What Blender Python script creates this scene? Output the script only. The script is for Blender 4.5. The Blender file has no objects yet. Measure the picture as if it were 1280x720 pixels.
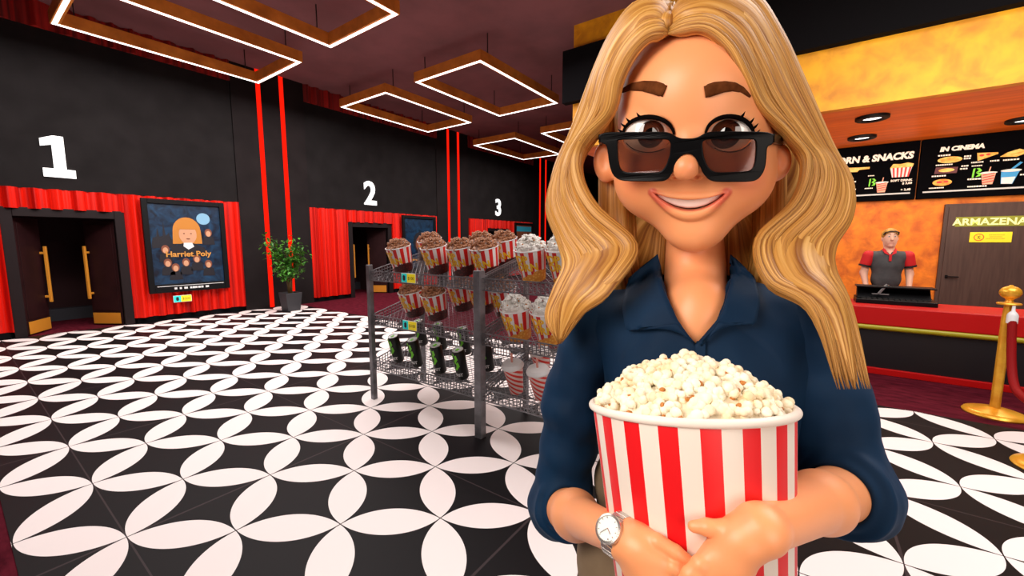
import bpy, bmesh, math, random
import numpy as np
from mathutils import Vector, Matrix, noise
random.seed(7)
SC = bpy.context.scene
COL = SC.collection
PI = math.pi
# ------------------------------------------------------------------ camera
CAM_F, CAM_H = 511.46, 1.6
YAW, PITCH = math.radians(35.655), math.radians(6.4385)
cd = bpy.data.cameras.new('camera'); cam = bpy.data.objects.new('camera', cd); COL.objects.link(cam)
cd.sensor_width = 36.0; cd.lens = 36.0*CAM_F/1280.0; cd.clip_start = 0.02; cd.clip_end = 100
cam.location = (0, 0, CAM_H); cam.rotation_euler = (PI/2-PITCH, 0, YAW)
SC.camera = cam
# ------------------------------------------------------------------ world, light, exposure
w = bpy.data.worlds.new('world'); SC.world = w; w.use_nodes = True
w.node_tree.nodes['Background'].inputs[0].default_value = (0.50, 0.30, 0.32, 1)
w.node_tree.nodes['Background'].inputs[1].default_value = 0.05
vs = SC.view_settings; vs.view_transform = 'Standard'; vs.look = 'None'; vs.exposure = 0.0; vs.gamma = 1.0
vs.use_curve_mapping = False
def area(name, loc, tgt, sx, sy, power, colr, spread=PI):
    l = bpy.data.lights.new(name, 'AREA'); l.shape = 'RECTANGLE'; l.size = sx; l.size_y = sy
    l.energy = power; l.color = colr; l.spread = spread
    o = bpy.data.objects.new(name, l); COL.objects.link(o); o.location = loc
    d = Vector(tgt)-Vector(loc); o.rotation_euler = d.to_track_quat('-Z', 'Y').to_euler()
    return o
# broad light of the lobby ceiling fixtures, aimed down
area('hall_light', (-6.5, 3.0, 4.85), (-6.5, 3.0, 0), 7.0, 7.0, 500, (1.0, .93, .90))
area('hall_light', (-6.5, 11.5, 4.85), (-6.5, 11.5, 0), 6.0, 8.0, 300, (1.0, .90, .86))
area('hall_light', (2.2, 3.2, 4.9), (2.2, 3.2, 0), 4.0, 4.0, 300, (1.0, .93, .90))
area('added_uplight', (-6.5, 6.0, 3.2), (-6.5, 6.0, 6), 8.0, 12.0, 60, (1.0, .80, .70))  # unseen upward fill added to brighten ceiling and copper frames; no cove here
# wash for the curtained wall
area('wall_wash', (-7.6, 2.6, 3.9), (-10.6, 2.6, 1.0), 7.0, .5, 70, (1.0, .90, .84), math.radians(120))
area('wall_wash', (-7.6, 9.8, 3.9), (-10.6, 9.8, 1.0), 7.0, .5, 60, (1.0, .90, .84), math.radians(120))
# light on the gilded fascia of the snack bar
area('fascia_wash', (1.8, 4.2, 3.2), (2.0, 7.15, 3.75), 3.6, .5, 44, (1.0, .92, .75), math.radians(110))
area('fascia_wash', (-2.2, 4.6, 3.4), (-2.2, 7.15, 4.2), 3.0, .5, 9, (1.0, .85, .7), math.radians(110))
area('kiosk_light', (1.6, 8.3, 3.2), (1.6, 9.2, 0), 4.0, 1.6, 75, (1.0, .86, .70))
area('kiosk_uplight', (1.6, 8.7, 1.4), (1.6, 8.6, 3.3), 3.2, 1.0, 26, (1.0, .8, .62))
# portrait key and fill near the photographer
area('key_light', (-0.55, -.45, 2.05), (0.12, .72, 1.55), .7, .7, 17, (1.0, .90, .82))
area('fill_light', (1.0, -.4, 1.6), (0.12, .7, 1.45), .9, .9, 12, (1.0, .86, .76))

# ------------------------------------------------------------------ materials
def mat(name, c=(.5,.5,.5), rough=.5, metal=0., emit=None, es=1., **kw):
    m = bpy.data.materials.new(name); m.use_nodes = True; b = m.node_tree.nodes['Principled BSDF']
    b.inputs['Base Color'].default_value = (*c, 1); b.inputs['Roughness'].default_value = rough
    b.inputs['Metallic'].default_value = metal
    if emit: b.inputs['Emission Color'].default_value = (*emit, 1); b.inputs['Emission Strength'].default_value = es
    for k, v in kw.items(): b.inputs[k.replace('_', ' ')].default_value = v
    return m
def nd(m, t, **kw):
    n = m.node_tree.nodes.new(t)
    for k, v in kw.items(): setattr(n, k, v)
    return n
def lk(m, a, b): m.node_tree.links.new(a, b)
def coords(m, scale=(1,1,1), kind='Object'):
    tc = nd(m, 'ShaderNodeTexCoord'); mp = nd(m, 'ShaderNodeMapping'); mp.inputs['Scale'].default_value = scale
    lk(m, tc.outputs[kind], mp.inputs[0]); return mp.outputs[0]
def noisy(m, c1, c2, scale=4, sc=(1,1,1), detail=5, lo=.35, hi=.65, bump=0., dist=0., kind='Object', rough=.55):
    b = m.node_tree.nodes['Principled BSDF']; v = coords(m, sc, kind)
    n = nd(m, 'ShaderNodeTexNoise'); n.inputs['Scale'].default_value = scale; n.inputs['Detail'].default_value = detail
    n.inputs['Distortion'].default_value = dist; n.inputs['Roughness'].default_value = rough
    lk(m, v, n.inputs['Vector'])
    r = nd(m, 'ShaderNodeValToRGB'); e = r.color_ramp.elements
    e[0].position = lo; e[0].color = (*c1, 1); e[1].position = hi; e[1].color = (*c2, 1)
    lk(m, n.outputs[0], r.inputs[0]); lk(m, r.outputs[0], b.inputs['Base Color'])
    if bump:
        bp = nd(m, 'ShaderNodeBump'); bp.inputs['Strength'].default_value = bump; bp.inputs['Distance'].default_value = .01
        lk(m, n.outputs[0], bp.inputs['Height']); lk(m, bp.outputs[0], b.inputs['Normal'])
    return m
def math_node(m, op, a, b=None):
    n = nd(m, 'ShaderNodeMath', operation=op)
    for i, v in enumerate((a, b)):
        if v is None: continue
        if isinstance(v, (int, float)): n.inputs[i].default_value = v
        else: lk(m, v, n.inputs[i])
    return n.outputs[0]
M = {}
M['black'] = mat('black_wall_paint', (.004,.0035,.0045), .85, Specular_IOR_Level=.08)
M['panel'] = noisy(mat('dark_wall_panel', (.02,.017,.018), .9, Specular_IOR_Level=.12), (.0105,.009,.0093), (.015,.013,.0135), 2)
M['pillar'] = noisy(mat('dark_pillar_panel', (.018,.013,.014), .85, Specular_IOR_Level=.15), (.0105,.0075,.008), (.015,.011,.0115), 2)
M['ceil'] = noisy(mat('maroon_ceiling_paint', (.10,.045,.05), .9), (.19,.078,.085), (.25,.10,.11), 1.2)
M['carpet'] = noisy(mat('maroon_carpet', (.08,.01,.02), .95, Specular_IOR_Level=.05), (.050,.004,.009), (.13,.012,.024), 6, (1,2.5,1), 8, .3, .7, .3)
M['curtain'] = noisy(mat('red_curtain_velvet', (.8,.01,.005), .45, Specular_IOR_Level=.25), (.34,.0015,.001), (.80,.012,.003), 3, (1,6,.05), 3, .3, .62)
M['curtain_dark'] = noisy(mat('dark_red_curtain_velvet', (.25,.005,.004), .6), (.08,.002,.002), (.42,.01,.006), 3, (1,6,.05), 3)
M['red_strip'] = mat('red_light_strip', (.3,.002,.001), .9, Specular_IOR_Level=.0, emit=(1,.012,.003), es=1.0)
M['white_num'] = mat('white_number_plastic', (.95,.95,.95), .4, emit=(1,1,1), es=.75)
M['led'] = mat('white_led_diffuser', (1,1,1), .4, emit=(1,.96,.92), es=3)
M['copper'] = noisy(mat('copper_veneer', (.5,.16,.03), .5, .1), (.55,.17,.02), (.90,.33,.045), 3, (1,1,1), 6, .3, .7)
M['wire'] = mat('black_wire', (.01,.01,.01), .5)
M['gold_plaster'] = noisy(mat('gold_leaf_plaster', (.9,.5,.03), .55), (.62,.22,.006), (1.0,.45,.008), 3.2, (1,1,1), 10, .32, .64, .15, .4)
M['orange_plaster'] = noisy(mat('orange_plaster', (.9,.3,.02), .6), (.58,.11,.004), (1.0,.27,.008), 4.5, (1,1,1), 10, .34, .66, .15, .4)
M['orange_wood'] = noisy(mat('orange_wood_soffit', (.7,.16,.02), .5), (.66,.105,.006), (.98,.21,.014), 2.0, (.25,3,1), 7, .3, .7, 0., .6)
M['red_lam'] = mat('red_laminate', (.55,.005,.005), .45, Specular_IOR_Level=.25)
M['yellow_trim'] = mat('yellow_green_trim', (.42,.36,.01), .35)
M['dk_front'] = mat('dark_counter_front', (.013,.011,.013), .45, Specular_IOR_Level=.3)
M['brown_door'] = noisy(mat('brown_door_veneer', (.07,.032,.025), .55), (.060,.027,.020), (.082,.040,.030), 5, (6,1,.4), 4)
M['door_leaf'] = noisy(mat('dark_maroon_door', (.04,.01,.012), .5, Specular_IOR_Level=.2), (.016,.004,.005), (.026,.007,.008), 3)
M['door_frame'] = mat('dark_door_frame', (.011,.006,.007), .6, Specular_IOR_Level=.2)
M['brass'] = mat('orange_brass', (.75,.30,.03), .4, .15)
M['gray_blk'] = mat('grey_threshold', (.035,.035,.045), .7)
M['tags'] = mat('tag_yellow', (.95,.78,.02), .5, emit=(.9,.7,.02), es=.15)
M['tagc'] = mat('tag_cyan', (.02,.75,.72), .5, emit=(.02,.7,.65), es=.15)
M['tagw'] = mat('tag_ink', (.25,.2,.01), .5)
M['dk'] = mat('dark_ink', (.01,.02,.03), .5)
M['rack'] = noisy(mat('grey_rack_metal', (.10,.10,.11), .42, .5), (.13,.13,.14), (.26,.26,.28), 8)
M['white'] = mat('white_plastic', (.85,.85,.85), .35)
M['pot'] = mat('charcoal_pot', (.035,.036,.042), .6)
M['leaf'] = noisy(mat('green_leaf', (.05,.22,.02), .45), (.02,.11,.012), (.09,.34,.03), 9)
M['stem'] = mat('brown_stem', (.14,.10,.03), .7)
M['soil'] = mat('soil', (.03,.02,.01), .9)
M['reg'] = mat('black_glossy_plastic', (.004,.004,.005), .4, Specular_IOR_Level=.2)
M['gold'] = noisy(mat('polished_gold', (.95,.5,.03), .28, .35), (.85,.36,.02), (1.0,.56,.05), 9)
M['rope'] = mat('red_velvet_rope', (.26,.002,.003), .65, Specular_IOR_Level=.2)
M['dark'] = mat('dark_interior', (.03,.006,.008), .9)
M['blackpl'] = mat('black_plastic', (.005,.005,.006), .5, Specular_IOR_Level=.15); M['board'] = mat('matt_black_board', (.003,.003,.004), .95, Specular_IOR_Level=.02)

# floor tile: white petals between lattice nodes on black, fine brown seams
def tile_material():
    m = mat('petal_tile', (.8,.75,.73), .5); b = m.node_tree.nodes['Principled BSDF']
    tc = nd(m, 'ShaderNodeTexCoord'); sp = nd(m, 'ShaderNodeSeparateXYZ'); lk(m, tc.outputs['Object'], sp.inputs[0])
    X = math_node(m, 'SUBTRACT', sp.outputs[0], -2.904); Y = math_node(m, 'SUBTRACT', sp.outputs[1], .452)
    u = math_node(m, 'DIVIDE', X, .425); v = math_node(m, 'DIVIDE', Y, .368)
    a = math_node(m, 'MULTIPLY', math_node(m, 'ADD', u, v), .5); c = math_node(m, 'MULTIPLY', math_node(m, 'SUBTRACT', u, v), .5)
    fa = math_node(m, 'ABSOLUTE', math_node(m, 'SUBTRACT', math_node(m, 'FRACT', a), .5))
    fc = math_node(m, 'ABSOLUTE', math_node(m, 'SUBTRACT', math_node(m, 'FRACT', c), .5))
    mx = math_node(m, 'MAXIMUM', fa, fc); mn = math_node(m, 'MINIMUM', fa, fc)
    q = math_node(m, 'SUBTRACT', 1.0, mx)
    d = math_node(m, 'SQRT', math_node(m, 'ADD', math_node(m, 'MULTIPLY', mn, mn), math_node(m, 'MULTIPLY', q, q)))
    white = math_node(m, 'LESS_THAN', d, .702)
    def seam(co, per, wd):
        f = math_node(m, 'ABSOLUTE', math_node(m, 'SUBTRACT', math_node(m, 'FRACT', math_node(m, 'ADD', math_node(m, 'DIVIDE', co, per), .5)), .5))
        return math_node(m, 'LESS_THAN', f, wd/per)
    s = math_node(m, 'MAXIMUM', seam(X, 1.70, .007), seam(Y, 1.472, .004))
    n = nd(m, 'ShaderNodeTexNoise'); n.inputs['Scale'].default_value = 7
    m1 = nd(m, 'ShaderNodeMix', data_type='RGBA'); m1.inputs[6].default_value = (.0065,.0055,.0065,1); m1.inputs[7].default_value = (.045,.032,.034,1)
    lk(m, s, m1.inputs[0])
    m2 = nd(m, 'ShaderNodeMix', data_type='RGBA'); lk(m, white, m2.inputs[0]); lk(m, m1.outputs[2], m2.inputs[6]); m2.inputs[7].default_value = (.96,.87,.85,1)
    lk(m, m2.outputs[2], b.inputs['Base Color'])
    b.inputs['Specular IOR Level'].default_value = .12
    return m
M['tile'] = tile_material()

# ------------------------------------------------------------------ helpers
class MB:
    def __init__(s): s.v = []; s.f = []; s.m = []
    def add(s, vs, fs, mi=0):
        o = len(s.v); s.v += [tuple(p) for p in vs]; s.f += [tuple(i+o for i in f) for f in fs]; s.m += [mi]*len(fs); return s
    def box(s, a, b, mi=0, R=None):
        x0,y0,z0 = a; x1,y1,z1 = b
        p = [(x0,y0,z0),(x1,y0,z0),(x1,y1,z0),(x0,y1,z0),(x0,y0,z1),(x1,y0,z1),(x1,y1,z1),(x0,y1,z1)]
        if R is not None: p = [tuple(R @ Vector(q)) for q in p]
        return s.add(p, [(0,3,2,1),(4,5,6,7),(0,1,5,4),(1,2,6,5),(2,3,7,6),(3,0,4,7)], mi)
    def bar(s, p, q, w, h=None, mi=0):
        p = Vector(p); q = Vector(q); h = h or w; d = (q-p).normalized()
        a = d.cross(Vector((0,0,1)));  a = Vector((1,0,0)) if a.length < 1e-4 else a.normalized(); b = a.cross(d)
        c = [p+a*i*w/2+b*j*h/2 for i,j in ((-1,-1),(1,-1),(1,1),(-1,1))]+[q+a*i*w/2+b*j*h/2 for i,j in ((-1,-1),(1,-1),(1,1),(-1,1))]
        return s.add(c, [(0,3,2,1),(4,5,6,7),(0,1,5,4),(1,2,6,5),(2,3,7,6),(3,0,4,7)], mi)
    def lathe(s, prof, n=32, c=(0,0,0), mi=0, cap=True, R=None):
        vs = []; fs = []
        for r, z in prof:
            for k in range(n):
                t = 2*PI*k/n; p = Vector((r*math.cos(t), r*math.sin(t), z))
                if R is not None: p = R @ p
                vs.append(p+Vector(c))
        for i in range(len(prof)-1):
            for k in range(n): fs.append((i*n+k, i*n+(k+1)%n, (i+1)*n+(k+1)%n, (i+1)*n+k))
        if cap: fs.append(tuple(range(n-1,-1,-1))); fs.append(tuple((len(prof)-1)*n+k for k in range(n)))
        return s.add(vs, fs, mi)
    def tube(s, pts, rad, n=10, mi=0, flat=None, up=None):
        pts = [Vector(p) for p in pts]; N = len(pts); vs = []; fs = []
        if not hasattr(rad, '__len__'): rad = [rad]*N
        pa = None
        for i, p in enumerate(pts):
            d = (pts[min(i+1,N-1)]-pts[max(i-1,0)]).normalized()
            if pa is None:
                ref = Vector(up) if up is not None else (Vector((0,0,1)) if abs(d.z) < .9 else Vector((1,0,0)))
                a = (ref - d*ref.dot(d)).normalized()
            else: a = (pa - d*pa.dot(d)).normalized()
            if up is not None:
                u_ = Vector(up); a = (u_-d*u_.dot(d)).normalized()
            pa = a; b = d.cross(a)
            fl = 1 if flat is None else (flat[i] if hasattr(flat,'__len__') else flat)
            for k in range(n):
                t = 2*PI*k/n; vs.append(p+a*math.cos(t)*rad[i]*fl+b*math.sin(t)*rad[i])
        for i in range(N-1):
            for k in range(n): fs.append((i*n+k, i*n+(k+1)%n, (i+1)*n+(k+1)%n, (i+1)*n+k))
        fs.append(tuple(range(n-1,-1,-1))); fs.append(tuple((N-1)*n+k for k in range(n)))
        return s.add(vs, fs, mi)
    def prism(s, poly, fn, t0, t1, mi=0):
        """poly: 2-D outline; fn(x, y, t) -> 3-D point"""
        n = len(poly); vs = [fn(x,y,t0) for x,y in poly]+[fn(x,y,t1) for x,y in poly]
        fs = [tuple(range(n-1,-1,-1)), tuple(range(n,2*n))]+[(i,(i+1)%n,(i+1)%n+n,i+n) for i in range(n)]
        return s.add(vs, fs, mi)
    def build(s, name, mats, parent=None, smooth=False, loc=None, recalc=True):
        me = bpy.data.meshes.new(name); me.from_pydata(s.v, [], s.f)
        if not isinstance(mats, (list, tuple)): mats = [mats]
        for m in mats: me.materials.append(m)
        me.polygons.foreach_set('material_index', s.m)
        if recalc:
            bm = bmesh.new(); bm.from_mesh(me); bmesh.ops.recalc_face_normals(bm, faces=bm.faces); bm.to_mesh(me); bm.free()
        if smooth: shade(me, smooth)
        o = bpy.data.objects.new(name, me); COL.objects.link(o)
        if parent is not None: o.parent = parent
        if loc is not None: o.location = loc
        return o
def shade(me, ang=True):
    me.polygons.foreach_set('use_smooth', [True]*len(me.polygons))
    if ang is not True:
        bm = bmesh.new(); bm.from_mesh(me)
        for e in bm.edges:
            if len(e.link_faces) == 2 and e.calc_face_angle(0) > ang: e.smooth = False
        bm.to_mesh(me); bm.free()
SM = math.radians(40)
def bevel(o, w=.005, n=2):
    b = o.modifiers.new('bevel', 'BEVEL'); b.width = w; b.segments = n; b.limit_method = 'ANGLE'; return o
def thing(name, label, cat, loc=(0,0,0), rz=0, group=None):
    o = bpy.data.objects.new(name, None); COL.objects.link(o); o.location = loc; o.rotation_euler = (0,0,rz)
    o.empty_display_size = .1
    o['label'] = label; o['category'] = cat
    if group: o['group'] = group
    return o
def tag(o, label=None, cat=None, group=None, kind=None):
    if label: o['label'] = label
    if cat: o['category'] = cat
    if group: o['group'] = group
    if kind: o['kind'] = kind
    return o
def struct(o): o['kind'] = 'structure'; return o
def copy_tree(o, parent=None):
    c = o.copy(); COL.objects.link(c)
    if parent is not None: c.parent = parent
    for ch in [x for x in bpy.data.objects if x.parent == o]: copy_tree(ch, c)
    return c
def text(name, body, size, m, parent, loc, rot=(PI/2,0,0), bold=0., ext=.002, align='CENTER', sx=1., shear=0., fn=None):
    cu = bpy.data.curves.new('t', 'FONT'); cu.body = body; cu.size = size; cu.offset = bold; cu.extrude = ext; cu.align_x = align
    cu.shear = shear; cu.resolution_u = 3
    t = bpy.data.objects.new('t', cu); COL.objects.link(t)
    dg = bpy.context.evaluated_depsgraph_get(); me = bpy.data.meshes.new_from_object(t.evaluated_get(dg))
    bpy.data.objects.remove(t); me.name = name
    if fn is not None:
        for v in me.vertices: v.co = fn(v.co)
    me.materials.clear(); me.materials.append(m)
    o = bpy.data.objects.new(name, me); COL.objects.link(o); o.parent = parent
    if fn is None: o.location = loc; o.rotation_euler = rot; o.scale = (sx,1,1)
    return o
def cam_ray(px, py):
    F = np.array([-math.sin(YAW)*math.cos(PITCH), math.cos(YAW)*math.cos(PITCH), -math.sin(PITCH)])
    R = np.array([math.cos(YAW), math.sin(YAW), 0]); U = np.cross(R, F)
    return F+R*(px-640)/CAM_F-U*(py-360)/CAM_F

# ================================================================== room shell
XW, ZC = -10.6, 5.535
struct(MB().box((-13.5,-6.2,-.12),(6.2,24.2,0)).build('floor', M['carpet']))
ft = MB().box((XW,.08,0),(6.0,5.244,.004)).build('trim_1', M['tile']); struct(ft)
struct(MB().box((-13.5,-6.2,ZC),(6.2,24.2,ZC+.12)).build('ceiling', M['ceil']))
PER = 6.17
bays = [-1, 0, 1, 2]
def by(y, k): return y+PER*k
wl = MB()
y_prev = -6.2
for k in bays:
    a, b = by(.74, k), by(1.96, k)
    wl.box((XW-.14, y_prev, 0), (XW, a, ZC)); wl.box((XW-.14, a, 2.02), (XW, b, ZC)); y_prev = b
wl.box((XW-.14, y_prev, 0), (XW, 24.2, ZC))
struct(wl.build('wall_left', M['black']))
struct(MB().box((-13.5,24.0,0),(6.2,24.2,ZC)).build('wall_back', M['black']))
struct(MB().box((6.0,-6.2,0),(6.2,24.2,ZC)).build('wall_right', M['panel']))
struct(MB().box((-13.5,-6.4,0),(6.2,-6.2,ZC)).build('wall_front', M['panel']))
# dark vestibules behind the screening room doors
for k in bays:
    v = MB(); a, b = by(.60,k), by(2.10,k)
    v.box((-12.6,a-.05,0),(-12.5,b+.05,2.3)); v.box((-12.5,a-.05,0),(XW-.14,a,2.3)); v.box((-12.5,b,0),(XW-.14,b+.05,2.3)); v.box((-12.5,a,2.2),(XW-.14,b,2.3))
    o = struct(v.build('wall_vestibule', M['dark']))
    struct(MB().box((-12.5,a,0),(-12.3,b,.24)).build('trim_vestibule', M['gray_blk']))
# upper dark panels, pillars and curtains of each bay
def corr(mb, y0, y1, z0, z1, x0, amp=.095, per=.30, thick=.03, seed=0):
    n = max(8, int((y1-y0)/.009)); rnd = random.Random(seed); ph = rnd.random()*6
    ys = [y0+(y1-y0)*i/n for i in range(n+1)]
    def off(y): 
        t = 2*PI*y/per+1.3*math.sin(y*3.1+ph)
        return amp*(.5+.5*math.sin(t))**1.6+.12*amp*math.sin(2.7*t+ph)
    vs = []
    for y in ys:
        x = x0+off(y)+.4*amp
        vs += [(x,y,z0),(x,y,z1),(x0,y,z0),(x0,y,z1)]
    fs = []
    for i in range(n):
        a = 4*i; b = a+4
        fs += [(a,b,b+1,a+1),(a+2,a+3,b+3,b+2),(a+1,b+1,b+3,a+3),(a,a+2,b+2,b)]
    fs += [(0,1,3,2),(4*n,4*n+2,4*n+3,4*n+1)]
    mb.add(vs, fs)
names = {-1: 'outside the left edge', 0: 'around the nearest door', 1: 'around the middle door', 2: 'around the farthest door'}
for k in bays:
    y0, y1 = by(-.50,k), by(4.04,k)
    struct(MB().box((XW,y0,2.49),(XW+.05,y1,5.11)).build('trim_panel', M['panel']))
    sk = MB().box((XW,y0,0),(XW+.04,by(.56,k),.12)); sk.box((XW,by(2.14,k),0),(XW+.04,y1,.12)); struct(sk.build('baseboard_left', M['black']))
    c = MB(); corr(c, y0, by(.60,k), .12, 2.49, XW, seed=k); corr(c, by(.60,k), by(2.10,k), 2.15, 2.49, XW, seed=k+9); corr(c, by(2.10,k), y1, .12, 2.49, XW, seed=k+5)
    o = c.build('curtain', M['curtain'], smooth=SM)
    tag(o, 'bright red pleated curtain on the lower wall '+names[k], 'curtain', 'red pleated curtains on the left wall')
    c = MB(); corr(c, y0, y1, 5.11, 5.53, XW, seed=k+20)
    o = c.build('curtain', M['curtain_dark'], smooth=SM)
    tag(o, 'dark red curtain strip under the ceiling, in the bay '+names[k], 'curtain', 'red curtain strips along the ceiling')
# pillars between bays with two red light strips each
for k in [-2,-1,0,1,2]:
    y0, y1 = by(4.05,k), by(5.68,k)
    if y1 > -6: struct(MB().box((XW,max(y0,-6.2),0),(XW+.07,y1,ZC)).build('trim_pillar', M['pillar']))
    if k in (0,1,2):
        nm = ['behind the potted plant','before the farthest door','beyond the farthest door'][k]
        for q, (ys, side) in enumerate(((4.62,'nearer'),(5.14,'farther'))):
            o = MB().box((XW+.07,by(ys,k)-.048,.02),(XW+.085,by(ys,k)+.048,ZC)).build('light_strip', M['red_strip'])
            tag(o, 'glowing red strip on the pillar %s, %s of its pair' % (nm, side), 'light', 'red light strips on the pillars')
# pillars after the last bay, plain wall to the far end
struct(MB().box((XW,by(5.68,2),0),(XW+.05,24,ZC)).build('trim_panel', M['panel']))

# doors
def cinema_door(k, label):
    t = thing('cinema_door', label, 'door', (XW, by(1.35,k), 0), 0, 'screening room double doors')
    f = MB()
    f.box((-.02,-.75,0),(.06,-.61,2.17)); f.box((-.02,.61,0),(.06,.75,2.17)); f.box((-.02,-.61,2.02),(.06,.61,2.17))
    bevel(f.build('door_frame', M['door_frame'], t), .008)
    def leaf(hy, ang, sgn):
        R = Matrix.Rotation(ang, 4, 'Z')
        def P(u, d, z): q = R @ Vector((d, sgn*u, 0)); return (q.x-.05, hy+q.y, z)
        def bx(mb, u0,u1,d0,d1,z0,z1):
            p = [P(u0,d0,z0),P(u1,d0,z0),P(u1,d1,z0),P(u0,d1,z0),P(u0,d0,z1),P(u1,d0,z1),P(u1,d1,z1),P(u0,d1,z1)]
            mb.add(p, [(0,3,2,1),(4,5,6,7),(0,1,5,4),(1,2,6,5),(2,3,7,6),(3,0,4,7)])
        d = MB(); bx(d, 0,.6,-.045,0,.02,2.0); bx(d, .05,.55,0,.008,.28,1.93)
        lf = bevel(d.build('door_leaf', M['door_leaf'], t), .004)
        kp = MB(); bx(kp, .03,.58,.009,.014,.03,.24); kp.build('kick_plate', M['brass'], lf)
        h = MB(); bx(h, .515,.555,.06,.10,.52,1.52); bx(h, .52,.55,.0,.08,.60,.64); bx(h, .52,.55,.0,.08,1.38,1.42)
        bevel(h.build('door_handle', M['brass'], lf), .006)
    leaf(-.60, math.radians(58), 1)
    leaf(.60, -math.radians(57), -1)
    return t
for k, nm in ((0,'left of the boxy blue film poster, under the big number 1'),(1,'under the number 2'),(2,'under the number 3 far down the wall')):
    cinema_door(k, 'dark double door with orange handles, '+nm)

# numbers over the doors
o = MB()
one = [(-.19,0),(.19,0),(.19,.14),(.085,.14),(.085,.69),(-.04,.69),(-.19,.62),(-.19,.50),(-.06,.54),(-.06,.14),(-.19,.14)]
o.prism(one, lambda x,y,t: (t, x, y), 0, .04)
o = o.build('wall_number', M['white_num'], loc=(XW+.05, 1.33, 2.70)); tag(o, 'big white number 1 on the dark wall above the nearest door', 'number', 'white wall numbers')
for k, ch, lab in ((1,'2','white number 2 on the dark wall above the middle door'),(2,'3','small-looking white number 3 on the far dark wall above the last door')):
    t = text('wall_number', ch, .93, M['white_num'], None, None, bold=.022, ext=.02, fn=lambda c: Vector((c.z+.02, c.x*.92, c.y)))
    t.location = (XW+.05, by(1.36,k), 2.70); tag(t, lab, 'number', 'white wall numbers')

# posters (plain stand-in artwork)
def poster_mats():
    m = mat('poster_night_blue', (.01,.03,.10), .35)
    noisy(m, (.001,.003,.012), (.010,.060,.14), 4.0, (1,1,1), 6, .35, .75, 0., 1.2)
    return m
M['p_blue'] = poster_mats()
M['p_hair'] = mat('poster_blond', (.50,.19,.02), .6); M['p_skin'] = mat('poster_skin', (.58,.30,.17), .6)
M['p_moon'] = mat('poster_moon', (.20,.42,.60), .5); M['p_gold'] = mat('poster_gold', (.60,.27,.05), .5)
M['p_dark'] = mat('poster_dark', (.006,.006,.012), .5); M['p_brown'] = mat('poster_brown', (.20,.06,.03), .5)
M['p_white'] = mat('poster_white', (.8,.8,.8), .5)
M['p_cyan'] = mat('poster_cyan', (.03,.35,.5), .5)
def disc(mb, cy, cz, ry, rz, x, mi=0, n=24, a0=0, a1=2*PI):
    pts = [(cy+ry*math.cos(a0+(a1-a0)*i/n), cz+rz*math.sin(a0+(a1-a0)*i/n)) for i in range(n if a1-a0 > 6.2 else n+1)]
    mb.prism(pts, lambda a,b,t: (t,a,b), x, x+.002, mi)
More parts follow.
